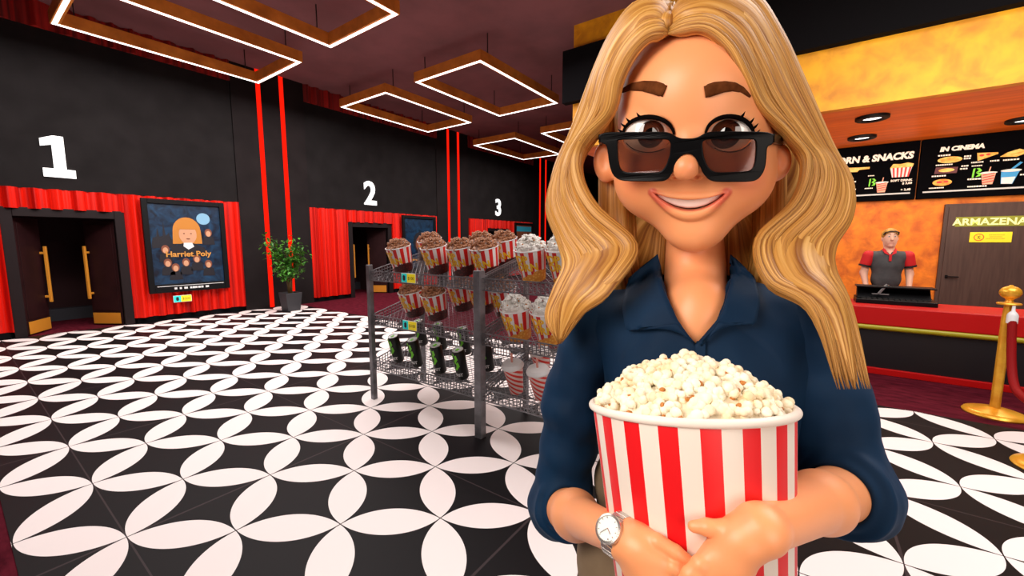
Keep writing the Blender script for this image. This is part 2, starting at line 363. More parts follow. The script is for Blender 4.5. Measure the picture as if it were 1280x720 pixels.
def poster(k, y0, y1, label, kind):
    t = thing('film_poster', label, 'poster', (XW+.125, by((y0+y1)/2,k), .58), 0, 'film posters on the left wall')
    W = (y1-y0); H = 1.86; h = W/2
    f = MB(); b = .09
    f.box((0,-h,0),(.07,-h+b,H)); f.box((0,h-b,0),(.07,h,H)); f.box((0,-h+b,0),(.07,h-b,.17)); f.box((0,-h+b,H-b),(.07,h-b,H))
    bevel(f.build('poster_frame', M['blackpl'], t), .006)
    MB().box((0,-h+b,.17),(.03,h-b,H-b)).build('poster_sheet', [M['p_blue'],M['p_blue'],M['p_brown']][kind], t)
    a = MB(); x = .031
    if kind == 0:
        disc(a, .30, 1.50, .12, .12, x, 4)                      # moon
        a.prism([(-.58,.98),(-.56,1.1),(-.50,1.12),(-.48,1.30),(-.45,1.12),(-.40,1.14),(-.38,1.42),(-.35,1.14),(-.30,1.2),(-.27,1.08),(-.2,1.02),(-.2,.9),(-.58,.9)], lambda p,q,s_: (s_,p,q), x, x+.002, 2)  # dark hill line
        disc(a, 0, 1.25, .235, .27, x+.002, 0)                  # blond bob
        a.prism([(-.25,.98),(.25,.98),(.236,1.26),(-.236,1.26)], lambda p,q,s_: (s_,p,q), x+.0045, x+.0055, 0)
        a.prism([(-.33,.74),(-.28,.90),(-.1,.99),(.1,.99),(.28,.90),(.34,.74)], lambda p,q,s_: (s_,p,q), x+.0056, x+.006, 2)
        disc(a, .01, 1.17, .15, .20, x+.006, 1)
        disc(a, .005, 1.275, .165, .095, x+.008, 0, 20, 0, PI); disc(a, -.055, 1.19, .016, .012, x+.008, 3, 10); disc(a, .065, 1.19, .016, .012, x+.008, 3, 10); disc(a, .01, 1.08, .035, .012, x+.008, 3, 10)
        a.prism([(-.07,1.0),(.07,1.0),(.10,.92),(0,.96-.1),(-.08,.93)], lambda p,q,s_: (s_,p,q), x+.008, x+.010, 5)
        for cy_, cz_ in ((-.38,.82),(.37,1.16),(-.36,.55),(-.24,.45),(-.06,.55),(.13,.62),(.33,.50)):
            a.prism([(cy_-.11,cz_-.2),(cy_-.09,cz_-.05),(cy_,cz_),(cy_+.09,cz_-.05),(cy_+.11,cz_-.2)], lambda p,q,s_: (s_,p,q), x+.002, x+.004, 2)
            disc(a, cy_, cz_+.05, .065, .085, x+.004, 3); disc(a, cy_, cz_+.03, .042, .06, x+.006, 1)
        a.build('poster_artwork', [M['p_hair'],M['p_skin'],M['p_dark'],M['p_brown'],M['p_moon'],M['p_white']], t)
        text('poster_title', 'Harriet Poly', .155, M['p_gold'], t, None, bold=.004, ext=.003, fn=lambda c: Vector((.046+c.z, c.x*1.0, c.y+.72)))
        l = MB(); l.box((.071,-h+.12,.125),(.073,h-.12,.135)); 
        rr = random.Random(3); yy = -.30
        while yy < .30:
            ww = rr.uniform(.03,.09); l.box((.071,yy,.055),(.073,yy+ww,.095)); yy += ww+rr.choice((.008,.012,.04))
        l.build('caption_marks', M['p_white'], t)
    elif kind == 1:
        disc(a, 0, 1.0, .28, .34, x, 0); disc(a, 0, .95, .18, .24, x+.002, 1); a.box((x,-.4,.4),(x+.004,.4,.46), 2)
        a.build('poster_artwork', [M['p_dark'],M['p_brown'],M['p_gold']], t)
    else:
        a.box((x,-h+.12,1.48),(x+.004,h-.12,1.70),0); a.box((x,-.35,.4),(x+.004,.35,.5),1); disc(a, 0, .95, .25, .3, x, 2)
        a.build('poster_artwork', [M['p_cyan'],M['p_gold'],M['p_dark']], t)
poster(0, 2.33, 3.71, 'framed night-blue film poster with a blond figure, right of door 1', 0)
poster(1, 2.43, 3.86, 'framed dark film poster right of door 2, half behind the popcorn rack', 1)
poster(2, 2.43, 3.86, 'framed film poster with a cyan band, right of door 3', 2)

def price_tag(name, parent_label, s, loc, rz, price, group='cyan and yellow price tags'):
    """faces -Y before rotation; s = height"""
    t = thing(name, parent_label, 'price tag', loc, rz, group)
    W = s*2.35
    a = MB().box((-W/2-.06*s,-.004,-.06*s),(W/2+.06*s,.0,s*1.06)); bevel(a.build('backing', M['white'], t), .002)
    MB().box((-W/2,-.007,0),(-W/2+s*.95,-.004,s)).build('cyan_panel', M['tagc'], t)
    MB().box((-W/2+s*.98,-.007,0),(W/2,-.004,s)).build('price_panel', M['tags'], t)
    ic = MB(); ic.prism([(-W/2+.48*s+.24*s*math.cos(q)*(1 if i%2 else .7), .5*s+.34*s*math.sin(q)) for i, q in enumerate([2*PI*j/12 for j in range(12)])], lambda p,q,u: (p,u,q), -.010, -.007)
    ic.build('icon', M['dk'], t)
    text('price', price, s*.52, M['tagw'], t, (W*.21,-.0075,.32*s), ext=.001)
    return t
price_tag('price_tag', 'cyan and yellow price tag reading $200 under the blue film poster', .125, (XW+.15, by(2.85,0), .37), PI/2, '$200')

# ================================================================== hanging light frames
S = (10.6/10.74)
def light_frame(x0, x1, y0, y1, z, label):
    t = thing('ceiling_light', label, 'ceiling light', ((x0+x1)/2,(y0+y1)/2,z), 0, 'rectangular hanging light frames')
    a, b = (x1-x0)/2, (y1-y0)/2; w_ = .11; h_ = .19
    def ring(mb, o_, i_, z0, z1):
        mb.box((-a-o_,-b-o_,z0),(a+o_,-b+i_,z1)); mb.box((-a-o_,b-i_,z0),(a+o_,b+o_,z1))
        mb.box((-a-o_,-b+i_,z0),(-a+i_,b-i_,z1)); mb.box((a-i_,-b+i_,z0),(a+o_,b-i_,z1))
    f = MB(); ring(f, .035, .075, 0, h_); bevel(f.build('frame', M['copper'], t), .004)
    l = MB(); ring(l, .014, .040, -.006, .002); l.build('led_strip', M['led'], t)
    for sx in (-1,1):
        for sy in (-1,1):
            px, py = sx*(a-.02), sy*(b-.24)
            MB().bar((px,py,h_-.01),(px,py,ZC-z),.014).build('suspension_wire', M['wire'], t)
    return t
LZ = 4.955
rowy = [(1.34,4.30),(6.20,9.10),(11.2,14.25),(16.2,19.2)]
def sc_(v): return v*.987
for ci, (xa, xb) in enumerate(((-9.83,-8.07),(-7.03,-5.24))):
    for ri, (ya, yb) in enumerate([(1.36,4.33),(6.28,9.21),(11.4,14.5)]):
        if ci == 2 and ri == 0: continue
        lab = 'rectangular copper hanging light, %s, %s' % (['in the row along the door wall','in the row farther from the door wall'][ci], ['nearest one','middle one','farthest one'][ri])
        light_frame(sc_(xa), sc_(xb), sc_(ya), sc_(yb), LZ, lab)

# ================================================================== snack bar
KY, KF, KB = 7.15, 7.0, 10.18
KX0, KX1 = -3.73, 6.0
ZS = 3.355
kb = MB(); kb.box((KX0,KY,ZS),(KX1,KY+.12,ZC)); struct(kb.build('wall_fascia', M['gold_plaster']))
struct(MB().box((-3.876,KF,4.155),(KX1,KY,5.07)).build('trim_fascia_band', M['black']))
struct(MB().box((KX0,KY+.12,ZS-.0),(KX1,KB,ZS+.08)).build('ceiling_soffit', M['orange_wood']))
struct(MB().box((-1.5,KB,0),(KX1,KB+.15,ZS)).build('wall_bar', M['orange_plaster']))
struct(MB().box((KX0,KY+.12,ZS+.08),(KX0+.1,KB,ZC)).build('wall_bar_side', M['black']))
for (x, y, lab) in ((.63,7.85,'front left'),(.63,9.2,'back left'),(2.42,7.85,'front right'),(2.42,9.25,'back right')):
    t = thing('recessed_spotlight', 'round black-rimmed spotlight in the orange soffit, '+lab+' of the four', 'ceiling light', (x,y,ZS), 0, 'round soffit spotlights')
    r = MB(); r.lathe([(.11,-.0),(.19,0),(.19,-.035),(.175,-.045),(.125,-.045),(.11,-.02)], 36, cap=False); r.build('rim', M['blackpl'], t, smooth=SM)
    MB().lathe([(.001,-.012),(.118,-.012),(.118,-.018),(.001,-.018)], 32).build('lens', M['led'], t)
    l = bpy.data.lights.new('spot_lamp', 'SPOT'); l.energy = 28; l.spot_size = 2.2; l.spot_blend = .6; l.color = (1,.88,.72); l.shadow_soft_size = .1
    lo = bpy.data.objects.new('spot_lamp', l); COL.objects.link(lo); lo.location = (0,0,-.06); lo.parent = t

# counter
t = thing('snack_counter', 'long red-topped black counter with a yellow strip, in front of the cashier', 'counter', (2.6,6.52,0))
cx0, cx1 = -2.6, 3.35
bevel(MB().box((cx0,0,.60),(cx1,.78,.82)).build('counter_top', M['red_lam'], t), .012)
MB().box((cx0+.02,.03,.075),(cx1-.02,.74,.545)).build('front_panel', M['dk_front'], t)
tb = MB(); tb.tube([(cx0,.022,.57),(cx1,.022,.57)], .033, 12); tb.box((cx0,.02,.54),(cx1,.76,.60)); tb.build('yellow_strip', M['yellow_trim'], t, smooth=SM)
bevel(MB().box((cx0,-.01,0),(cx1,.76,.075)).build('plinth', M['red_lam'], t), .006)

# menu boards on the bar wall
def K(v): return v*1.0966
M['m_w'] = mat('menu_cream_letters', (.9,.8,.68), .5, emit=(.9,.75,.62), es=.35)
M['m_grey'] = mat('menu_grey_line', (.55,.55,.55), .5, emit=(.5,.5,.5), es=.2)
M['m_or'] = noisy(mat('menu_food_orange', (.9,.35,.03), .5, emit=(.8,.28,.02), es=.25), (.75,.18,.01), (1,.55,.08), 14)
M['m_yel'] = noisy(mat('menu_food_yellow', (.95,.6,.1), .5, emit=(.8,.45,.05), es=.25), (.85,.35,.03), (1,.7,.2), 14)
M['m_red'] = mat('menu_red', (.7,.03,.02), .5, emit=(.6,.02,.02), es=.2)
M['m_green'] = mat('menu_green', (.2,.7,.03), .5, emit=(.2,.6,.03), es=.25)
M['m_pink'] = mat('menu_salmon', (.85,.38,.25), .5, emit=(.7,.25,.16), es=.25)
M['m_blue'] = mat('menu_blue', (.03,.3,.6), .5, emit=(.03,.25,.6), es=.25)
M['m_maroon'] = mat('menu_maroon', (.12,.01,.02), .5)
ZB0 = 1.6+.68*1.0966; ZB1 = ZS-.005
def menu(x0, x1, label, kind):
    t = thing('menu_board', label, 'menu board', ((x0+x1)/2, KB, ZB0), 0, 'black menu boards over the bar')
    W = x1-x0; H = ZB1-ZB0; h = W/2
    bevel(MB().box((-h,-.09,0),(h,0,H)).build('board', M['board'], t), .006)
    Y0 = -.092
    MB().box((-h+.07,Y0-.003,.10),(h-.07,Y0,.125)).build('bottom_line', M['m_grey'], t)
    pics = {}; cur = ['picture']; mats = [M['m_w'],M['m_or'],M['m_yel'],M['m_red'],M['m_green'],M['m_pink'],M['m_blue'],M['m_maroon'],M['white']]
    fn = lambda p,q,s_: (p,s_,q)
    def pol(pts, mi, lay=0): pics.setdefault(cur[0], MB()).prism(pts, fn, Y0-.003*(lay+1), Y0-.003*lay, mi)
    def el(cx,cz,rx,rz,mi,lay=0,n=20): pol([(cx+rx*math.cos(2*PI*i/n),cz+rz*math.sin(2*PI*i/n)) for i in range(n)], mi, lay)
    ctr = [0]
    def new(nm_): ctr[0] += 1; cur[0] = nm_+'.%d' % ctr[0]
    def marks(cx, cz, n, s=.022):
        x = cx; new('caption_marks')
        for i in range(n):
            ww = random.uniform(.6,1.3)*s; pol([(x,cz),(x+ww,cz),(x+ww,cz+s),(x,cz+s)], 0); x += ww+s*.3
    def soda(cx, cz, s):
        new('soda_picture')
        pol([(cx-.30*s,cz),(cx+.30*s,cz),(cx+.45*s,cz+s),(cx-.45*s,cz+s)], 5); el(cx,cz+s,.52*s,.09*s,8,1)
        for i in range(4): pol([(cx-.34*s,cz+s*(.1+.22*i)),(cx+.36*s,cz+s*(.25+.22*i)),(cx+.36*s,cz+s*(.33+.22*i)),(cx-.34*s,cz+s*(.18+.22*i))], 3, 1)
        pol([(cx-.03*s,cz+s),(cx+.04*s,cz+s),(cx+.12*s,cz+1.5*s),(cx+.05*s,cz+1.5*s)], 5)
    def blogo(cx, cz, s):
        new('green_mark')
        for q in (0,1):
            pol([(cx-.05*s,cz+q*.5*s),(cx+.3*s,cz+(.05+q*.5)*s),(cx+.42*s,cz+(.3+q*.42)*s),(cx+.2*s,cz+(.5+q*.5)*s),(cx-.05*s,cz+(.46+q*.5)*s),(cx+.18*s,cz+(.27+q*.5)*s)], 4)
        pol([(cx-.35*s,cz-.05*s),(cx-.22*s,cz-.1*s),(cx-.12*s,cz+1.02*s),(cx-.3*s,cz+.95*s)], 4)
    def bars(cx, cz, s):
        new('popcorn_picture')
        pol([(cx-.5*s,cz),(cx+.4*s,cz),(cx+.55*s,cz+.7*s),(cx-.65*s,cz+.7*s)], 8)
        for i in range(5): pol([(cx-.44*s+.19*s*i,cz),(cx-.35*s+.19*s*i,cz),(cx-.41*s+.23*s*i,cz+.7*s),(cx-.52*s+.23*s*i,cz+.7*s)], 3, 1)
        pol([(cx-.66*s,cz+.68*s),(cx+.56*s,cz+.68*s),(cx+.62*s,cz+.9*s),(cx+.3*s,cz+1.02*s),(cx-.1*s,cz+.94*s),(cx-.5*s,cz+.98*s)], 2, 1)
    if kind == 0:
        text('menu_title', 'POPCORN & SNACKS', .158, M['m_w'], t, (1.04,Y0,.715), bold=.008, align='RIGHT', shear=.12, ext=.003, sx=.93)
        bars(.91, .40, .24); soda(.662, .150, .175); blogo(.525, .275, .13)
        new('hot_dog_picture'); pol([(.10,.56),(.30,.545),(.33,.58),(.47,.585),(.475,.62),(.30,.625),(.10,.64)], 2)
        text('menu_item', 'SOFT DRINK', .050, M['m_w'], t, (1.06,Y0,.325), align='RIGHT', ext=.002, bold=.0015); text('menu_price', '$ 3,00', .050, M['m_w'], t, (1.06,Y0,.270), align='RIGHT', ext=.002, bold=.0015)
        text('menu_price', '+ 3,40', .050, M['m_w'], t, (1.05,Y0,.160), align='RIGHT', ext=.002, bold=.0015)
        marks(.46,.45,5,.016); marks(.43,.225,6,.018); marks(.16,.42,4); marks(.16,.36,5); marks(.2,.22,4)
        for i in range(3): new('snack_picture'); el(-.95+.38*i,.55,.12,.07,1+i%2); marks(-1.05+.38*i,.40,5)
    else:
        text('menu_title', 'IN CINEMA', .098, M['m_w'], t, (-.895,Y0,.780), bold=.006, align='LEFT', shear=.15, ext=.003, sx=1.04)
        marks(-.91,.70,5,.024); new('bread_picture'); el(-.763,.632,.148,.052,2); el(-.763,.628,.11,.030,1,1)
        marks(-.925,.545,8,.020); marks(-.60,.655,3,.024); marks(-.60,.618,3,.024)
        new('tray_picture'); pol([(-.935,.412),(-.665,.405),(-.655,.505),(-.92,.52)], 7); el(-.79,.462,.095,.030,2,1)
        marks(-.96,.362,6,.022); marks(-.62,.50,3,.022); marks(-.63,.455,3,.022)
        new('pizza_picture'); el(-.825,.262,.118,.056,1); el(-.86,.268,.035,.020,3,1); el(-.78,.272,.03,.018,3,1); marks(-.98,.165,8,.018)
        new('pizza_slice_picture'); pol([(-.44,.575),(-.22,.665),(-.225,.690),(-.455,.705)], 2); el(-.40,.66,.028,.018,3,1); el(-.33,.668,.026,.016,3,1)
        marks(-.51,.545,6,.022); marks(-.30,.548,4,.022)
        new('burger_picture'); pol([(-.20,.615),(-.02,.595),(.05,.63),(.055,.69),(-.0,.715),(-.12,.675)], 2); pol([(-.17,.618),(.03,.65),(.045,.67),(-.02,.66)], 1, 1)
        marks(-.16,.545,6,.022); blogo(-.435,.32,.14); marks(-.53,.275,6,.024); marks(-.50,.49,6,.018); soda(-.300, .19, .185); marks(-.52,.155,8,.022)
        new('blue_drink_picture'); pol([(-.155,.185),(-.03,.175),(.035,.385),(-.165,.385)], 6); pol([(-.15,.185),(-.035,.178),(-.005,.285),(-.155,.285)], 8, 1); el(-.06,.388,.112,.022,8,1)
        pol([(-.075,.40),(-.045,.395),(.055,.50),(.025,.515)], 6); marks(.04,.30,3,.022); marks(.20,.6,5); marks(.2,.3,5)
        for i in range(2): new('snack_picture'); el(.35+.38*i,.58,.12,.07,1+i%2); marks(.25+.38*i,.42,5)
    for nm_, mb_ in pics.items(): mb_.build(nm_.split('.')[0], mats, t)
menu(-.75, 1.485, 'black menu board headed popcorn and snacks, left of the other board', 0)
menu(1.505, 3.75, 'black menu board headed in cinema, above the brown storage door', 1)

# storage door in the bar wall
t = thing('storage_door', 'tall brown wooden door marked ARMAZENAR beside the cashier', 'door', (2.43,KB,0))
dw = .55
bevel(MB().box((-dw,-.06,0),(dw,0,2.24)).build('door_frame', M['brown_door'], t), .005)
bevel(MB().box((-dw+.05,-.075,.01),(dw-.05,-.055,2.20)).build('door_panel', M['brown_door'], t), .004)
h = MB(); h.box((-dw+.09,-.09,.98),(-dw+.125,-.075,1.03)); h.bar((-dw+.107,-.115,1.005),(-dw+.25,-.115,1.005),.018); h.bar((-dw+.107,-.08,1.005),(-dw+.107,-.12,1.005),.018); h.build('door_handle', M['blackpl'], t)
M['grn_txt'] = mat('pale_yellow_letters', (.92,.95,.45), .5, emit=(.8,.8,.3), es=.3); M['olive'] = mat('olive_letter_backing', (.30,.32,.02), .5)
MB().box((-.41,-.079,1.855),(.45,-.076,2.015)).build('letter_backing', M['olive'], t)
text('door_lettering', 'ARMAZENAR', .155, M['grn_txt'], t, (.02,-.081,1.88), bold=.004, ext=.003)
sg = thing('warning_sign', 'yellow no-entry warning sign fixed to the brown storage door', 'sign', (2.44,KB-.078,1.59))
bevel(MB().box((-.235,-.012,0),(.235,0,.17)).build('sign_plate', M['tags'], sg), .008)
a = MB(); n = 28
ring = [( -.13+.060*math.cos(2*PI*i/n), .085+.060*math.sin(2*PI*i/n)) for i in range(n)]
vs_ = [(x,-.016,z) for x,z in ring]+[(-.13+(x+.13)*.80,-.016,.085+(z-.085)*.80) for x,z in ring]
a.add(vs_, [(i,(i+1)%n,(i+1)%n+n,i+n) for i in range(n)]); a.bar((-.168,-.0155,.128),(-.092,-.0155,.042),.010,.001)
a.build('prohibition_ring', mat('sign_orange', (.75,.15,.02), .5), sg, recalc=False)
a = MB(); 
for p, q, w_ in (((-.125,.118),(-.118,.126),.018),((-.127,.108),(-.135,.080),.016),((-.132,.082),(-.118,.055),.010),((-.133,.082),(-.155,.055),.010),((-.127,.105),(-.105,.090),.009),((-.128,.105),(-.150,.092),.009)):
    a.bar((p[0],-.0165,p[1]),(q[0],-.0165,q[1]),w_,.002)
a.build('walking_figure', M['dk'], sg)
a = MB(); mk = random.Random(5)
for z_, n_ in ((.115,9),(.085,8),(.055,12)):
    x_ = -.05+.01*(12-n_)
    for i in range(n_):
        ww = mk.uniform(.010,.018); a.box((x_,-.0135,z_),(x_+ww,-.012,z_+.015)); x_ += ww+.004
a.build('sign_text_marks', mat('sign_ochre_print', (.62,.50,.02), .5), sg)

# cash register on the counter
t = thing('cash_register', 'low black cash register unit on the red counter before the cashier', 'cash register', (.98,6.84,.82))
a = MB(); a.prism([(0,0),(.36,0),(.36,.07),(0,.055)], lambda p,q,s_: (s_,p,q), -.42, .33); bevel(a.build('base', M['reg'], t), .006)
a = MB(); a.prism([(.16,.06),(.34,.06),(.36,.20),(.30,.205)], lambda p,q,s_: (s_,p,q), -.40, .30); bevel(a.build('display', M['reg'], t), .006)
a = MB().box((-.42,.12,.195),(.33,.36,.215)); bevel(a.build('top_ledge', M['reg'], t), .005)
a = MB()
for i in range(12):
    for j in range(3): a.box((-.36+i*.052,.03+j*.04,.056+j*.0018),(-.32+i*.052,.06+j*.04,.068+j*.0018))
a.build('keys', mat('register_keys', (.03,.03,.03), .3), t)
a = MB(); a.bar((-.2,.10,.12),(-.12,.16,.24),.02); a.box((-.26,.10,.112),(-.1,.14,.122)); a.build('card_reader_arm', mat('grey_plastic', (.2,.2,.2), .4), t)

# stanchions and rope
def stanchion(x, y, label):
    t = thing('rope_stanchion', label, 'stanchion', (x,y,0), 0, 'gold queue stanchions')
    MB().lathe([(.001,0),(.205,0),(.21,.012),(.20,.028),(.16,.042),(.10,.052),(.06,.066),(.035,.07),(.001,.07)], 40).build('base', M['gold'], t, smooth=SM)
    MB().lathe([(.001,.06),(.036,.06),(.034,.10),(.036,.9),(.028,1.02),(.02,1.05),(.02,1.08),(.001,1.08)], 20).build('pole', M['gold'], t, smooth=SM)
    MB().lathe([(.001,1.035),(.075,1.035),(.078,1.045),(.072,1.052),(.03,1.056),(.022,1.075),(.03,1.09),(.001,1.09)], 28).build('collar', M['gold'], t, smooth=SM)
    n = 14; MB().lathe([(.001,1.085)]+[(.068*math.sin(PI*i/n)+.001,1.145-.06*math.cos(PI*i/n)) for i in range(1,n)]+[(.010,1.212),(.001,1.214)], 28).build('finial', M['gold'], t, smooth=True)
    return t
SX, SY, TX, TY = 1.52, 5.60, 1.52, 4.42
stanchion(SX, SY, 'shiny gold rope stanchion standing whole on the carpet before the counter')
stanchion(TX, TY, 'gold rope stanchion cut off by the right edge, only its round base edge showing')
t = thing('velvet_rope', 'sagging dark red velvet rope with white end hook on the gold stanchion', 'rope', (SX,SY,0))
p0 = Vector((.005,-.095,1.0)); p1 = Vector((TX-SX,TY-SY+.10,1.0)); pts = []
for i in range(25):
    s_ = i/24; q = p0.lerp(p1, s_); q.z = .93-.60*(1-(2*s_-1)**4)+(0); pts.append(q)
pts[0].z = .93
MB().tube(pts, .030, 12).build('rope', M['rope'], t, smooth=SM)
for e, d in ((p0,1),(p1,-1)):
    MB().lathe([(.001,.88),(.036,.88),(.036,.95),(.028,.97),(.012,.99),(.010,1.035),(.001,1.035)], 16, c=(e.x,e.y,0)).build('rope_hook', M['white'], t, smooth=SM)

# potted plant by pillar 1
t = thing('potted_plant', 'leafy green plant in a charcoal pot against the striped pillar', 'plant', (-9.72,4.68,0))
a = MB(); sq = [( -1,-1),(1,-1),(1,1),(-1,1)]
def sqr(r, z): return [(x*r,y*r,z) for x,y in sq]
a.add(sqr(.145,0)+sqr(.185,.43)+sqr(.165,.43)+sqr(.155,.38), [(3,2,1,0)]+[(i,(i+1)%4,(i+1)%4+4,i+4) for i in range(4)]+[(i+4,(i+1)%4+4,(i+1)%4+8,i+8) for i in range(4)]+[(i+8,(i+1)%4+8,(i+1)%4+12,i+12) for i in range(4)])
bevel(a.build('pot', M['pot'], t), .01)
MB().box((-.152,-.152,.34),(.152,.152,.385)).build('soil', M['soil'], t)
rp = random.Random(11); st = MB(); lf = MB()
ends = []
for i in range(7):
    a0 = 2*PI*i/7+rp.uniform(-.3,.3); r_ = rp.uniform(.12,.38); hz = rp.uniform(.95,1.6)
    pts = [(.03*math.cos(a0),.03*math.sin(a0),.37),(.05*math.cos(a0),.05*math.sin(a0),.72),(r_*.6*math.cos(a0),r_*.6*math.sin(a0),hz*.82),(r_*math.cos(a0),r_*math.sin(a0),hz)]
    st.tube(pts, [.016,.013,.008,.004], 6); ends.append(pts)
for i in range(900):
    pts = rp.choice(ends); s_ = rp.uniform(1.55,3); j = min(2,int(s_)); b = Vector(pts[j]).lerp(Vector(pts[j+1] if j < 3 else pts[3]), s_-j)
    b += Vector((rp.gauss(0,.09),rp.gauss(0,.10),rp.gauss(0,.09)))
    if b.z < .72: b.z = .72+rp.random()*.2
    d = Vector((rp.gauss(0,1),rp.gauss(0,1),rp.gauss(-.25,.6))).normalized(); sd = d.cross(Vector((0,0,1))).normalized(); up = sd.cross(d)
    L = rp.uniform(.08,.14); W_ = L*.28
    lf.add([b, b+d*L*.35+sd*W_+up*.012, b+d*L*.35+up*-.0, b+d*L*.35-sd*W_+up*.012, b+d*L], [(0,1,2),(0,2,3),(1,4,2),(2,4,3)])
st.build('stems', M['stem'], t, smooth=True); lf.build('foliage', M['leaf'], t, recalc=False)

# ================================================================== display rack
RX0, RXM, RX1, RY0, RY1 = -3.50, -2.085, -.665, 2.46, 3.13
TAN = .255
def shelf_z(y, z0): return z0+(y-RY0)*TAN
rack = thing('display_rack', 'grey wire display rack with three sloping shelves of snacks', 'rack', (RXM,RY0,0))
def rel(p): return (p[0]-RXM, p[1]-RY0, p[2])
for x in (RX0, RXM, RX1):
    w_ = .024 if x != RXM else .034
    a = MB(); a.box((x-RXM-w_,-w_,0),(x-RXM+w_,w_,1.375)); bevel(a.build('post', M['rack'], rack), .004)
    a = MB(); a.box((x-RXM-.022,RY1-RY0-.022,0),(x-RXM+.022,RY1-RY0+.022,1.54)); bevel(a.build('post', M['rack'], rack), .004)
def wire_shelf(xa, xb, z0, name='shelf'):
    """basket shelf: diagonal wire deck plus grid rims"""
    a = MB(); D = RY1-RY0; xa -= RXM; xb -= RXM; rim = .092; t_ = .0045
    def P(x, y, dz=0): return (x, y, z0+y*TAN+dz)
    W = xb-xa
    st_ = .056
    n = int((W+D)/st_)+1
    for i in range(1, n):
        s_ = i*st_
        # two diagonal families clipped to the deck
        xA, yA = (xa+s_, 0) if s_ <= W else (xb, s_-W); xB, yB = (xa, s_) if s_ <= D else (xa+s_-D, D)
        a.bar(P(xA,yA), P(xB,yB), t_)
        xA, yA = (xb-s_, 0) if s_ <= W else (xa, s_-W); xB, yB = (xb, s_) if s_ <= D else (xb-s_+D, D)
        a.bar(P(xA,yA), P(xB,yB), t_)
    def rail(p, q):
        p = Vector(p); q = Vector(q); L = (q-p).length; m_ = int(L/.034)
        for dz, w_ in ((0,.009),(rim/3,.005),(rim*2/3,.005),(rim,.009)): a.bar(p+Vector((0,0,dz)), q+Vector((0,0,dz)), w_)
        for i in range(m_+1):
            r_ = p.lerp(q, i/m_); a.box((r_.x-.0028,r_.y-.0028,r_.z),(r_.x+.0028,r_.y+.0028,r_.z+rim))
    rail(P(xa,0),P(xb,0)); rail(P(xa,D),P(xb,D)); rail(P(xa,0),P(xa,D)); rail(P(xb,0),P(xb,D))
    a.build(name, M['rack'], rack)
SZ = (1.222, .785, .325)
for z0 in SZ:
    wire_shelf(RX0+.02, RXM-.02, z0); wire_shelf(RXM+.02, RX1-.02, z0)
price_tag('price_tag', 'cyan and yellow price tag on the top rail of the rack', .078, (-2.905,RY0-.012,1.235), 0, '$100')
price_tag('price_tag', 'cyan and yellow price tag on the middle rail of the rack, above the cans', .078, (-2.905,RY0-.012,.80), 0, '$100')

# ---- popcorn kernels
M['pop_white'] = noisy(mat('popcorn_white', (.9,.84,.68), .6), (.84,.66,.38), (.97,.90,.72), 45, detail=3, lo=.3, hi=.6)
M['pop_hull'] = mat('popcorn_hull', (.52,.19,.03), .5)
M['pop_white2'] = mat('popcorn_bright', (.92,.90,.85), .6)
M['pop_cara'] = noisy(mat('popcorn_caramel', (.36,.14,.05), .45), (.22,.07,.02), (.60,.28,.14), 70, detail=2)
def ico(sub=2):
    bm = bmesh.new(); bmesh.ops.create_icosphere(bm, subdivisions=sub, radius=1.0)
    v = [tuple(x.co) for x in bm.verts]; f = [tuple(q.index for q in p.verts) for p in bm.faces]; bm.free(); return np.array(v), f
ICO2, ICO1 = ico(2), ico(1)
def kernel(mb, c, s, rnd, ic=ICO2, dent=True):
    V, Fc = ic
    q = Matrix.Rotation(rnd.uniform(0,6.28),3,'Z') @ Matrix.Rotation(rnd.uniform(0,6.28),3,'X') @ Matrix.Rotation(rnd.uniform(0,6.28),3,'Y')
    R = np.array(q); c = np.array(c)
    nb = rnd.choice((3,4,4,5)); 
    for i in range(nb):
        a = 2*PI*i/nb+rnd.uniform(-.3,.3); off = np.array([math.cos(a)*.52, math.sin(a)*.52, rnd.uniform(-.2,.3)])*s
        r = s*rnd.uniform(.42,.6)
        mb.add((V*r*np.array([1,1,.9])+off)@R.T+c, Fc, 0)
    mb.add((V*s*.5+np.array([0,0,-.1])*s)@R.T+c, Fc, 0)
    if dent:
        mb.add((V*s*np.array([.36,.25,.24])+np.array([.05,.05,.50])*s)@R.T+c, Fc, 1)
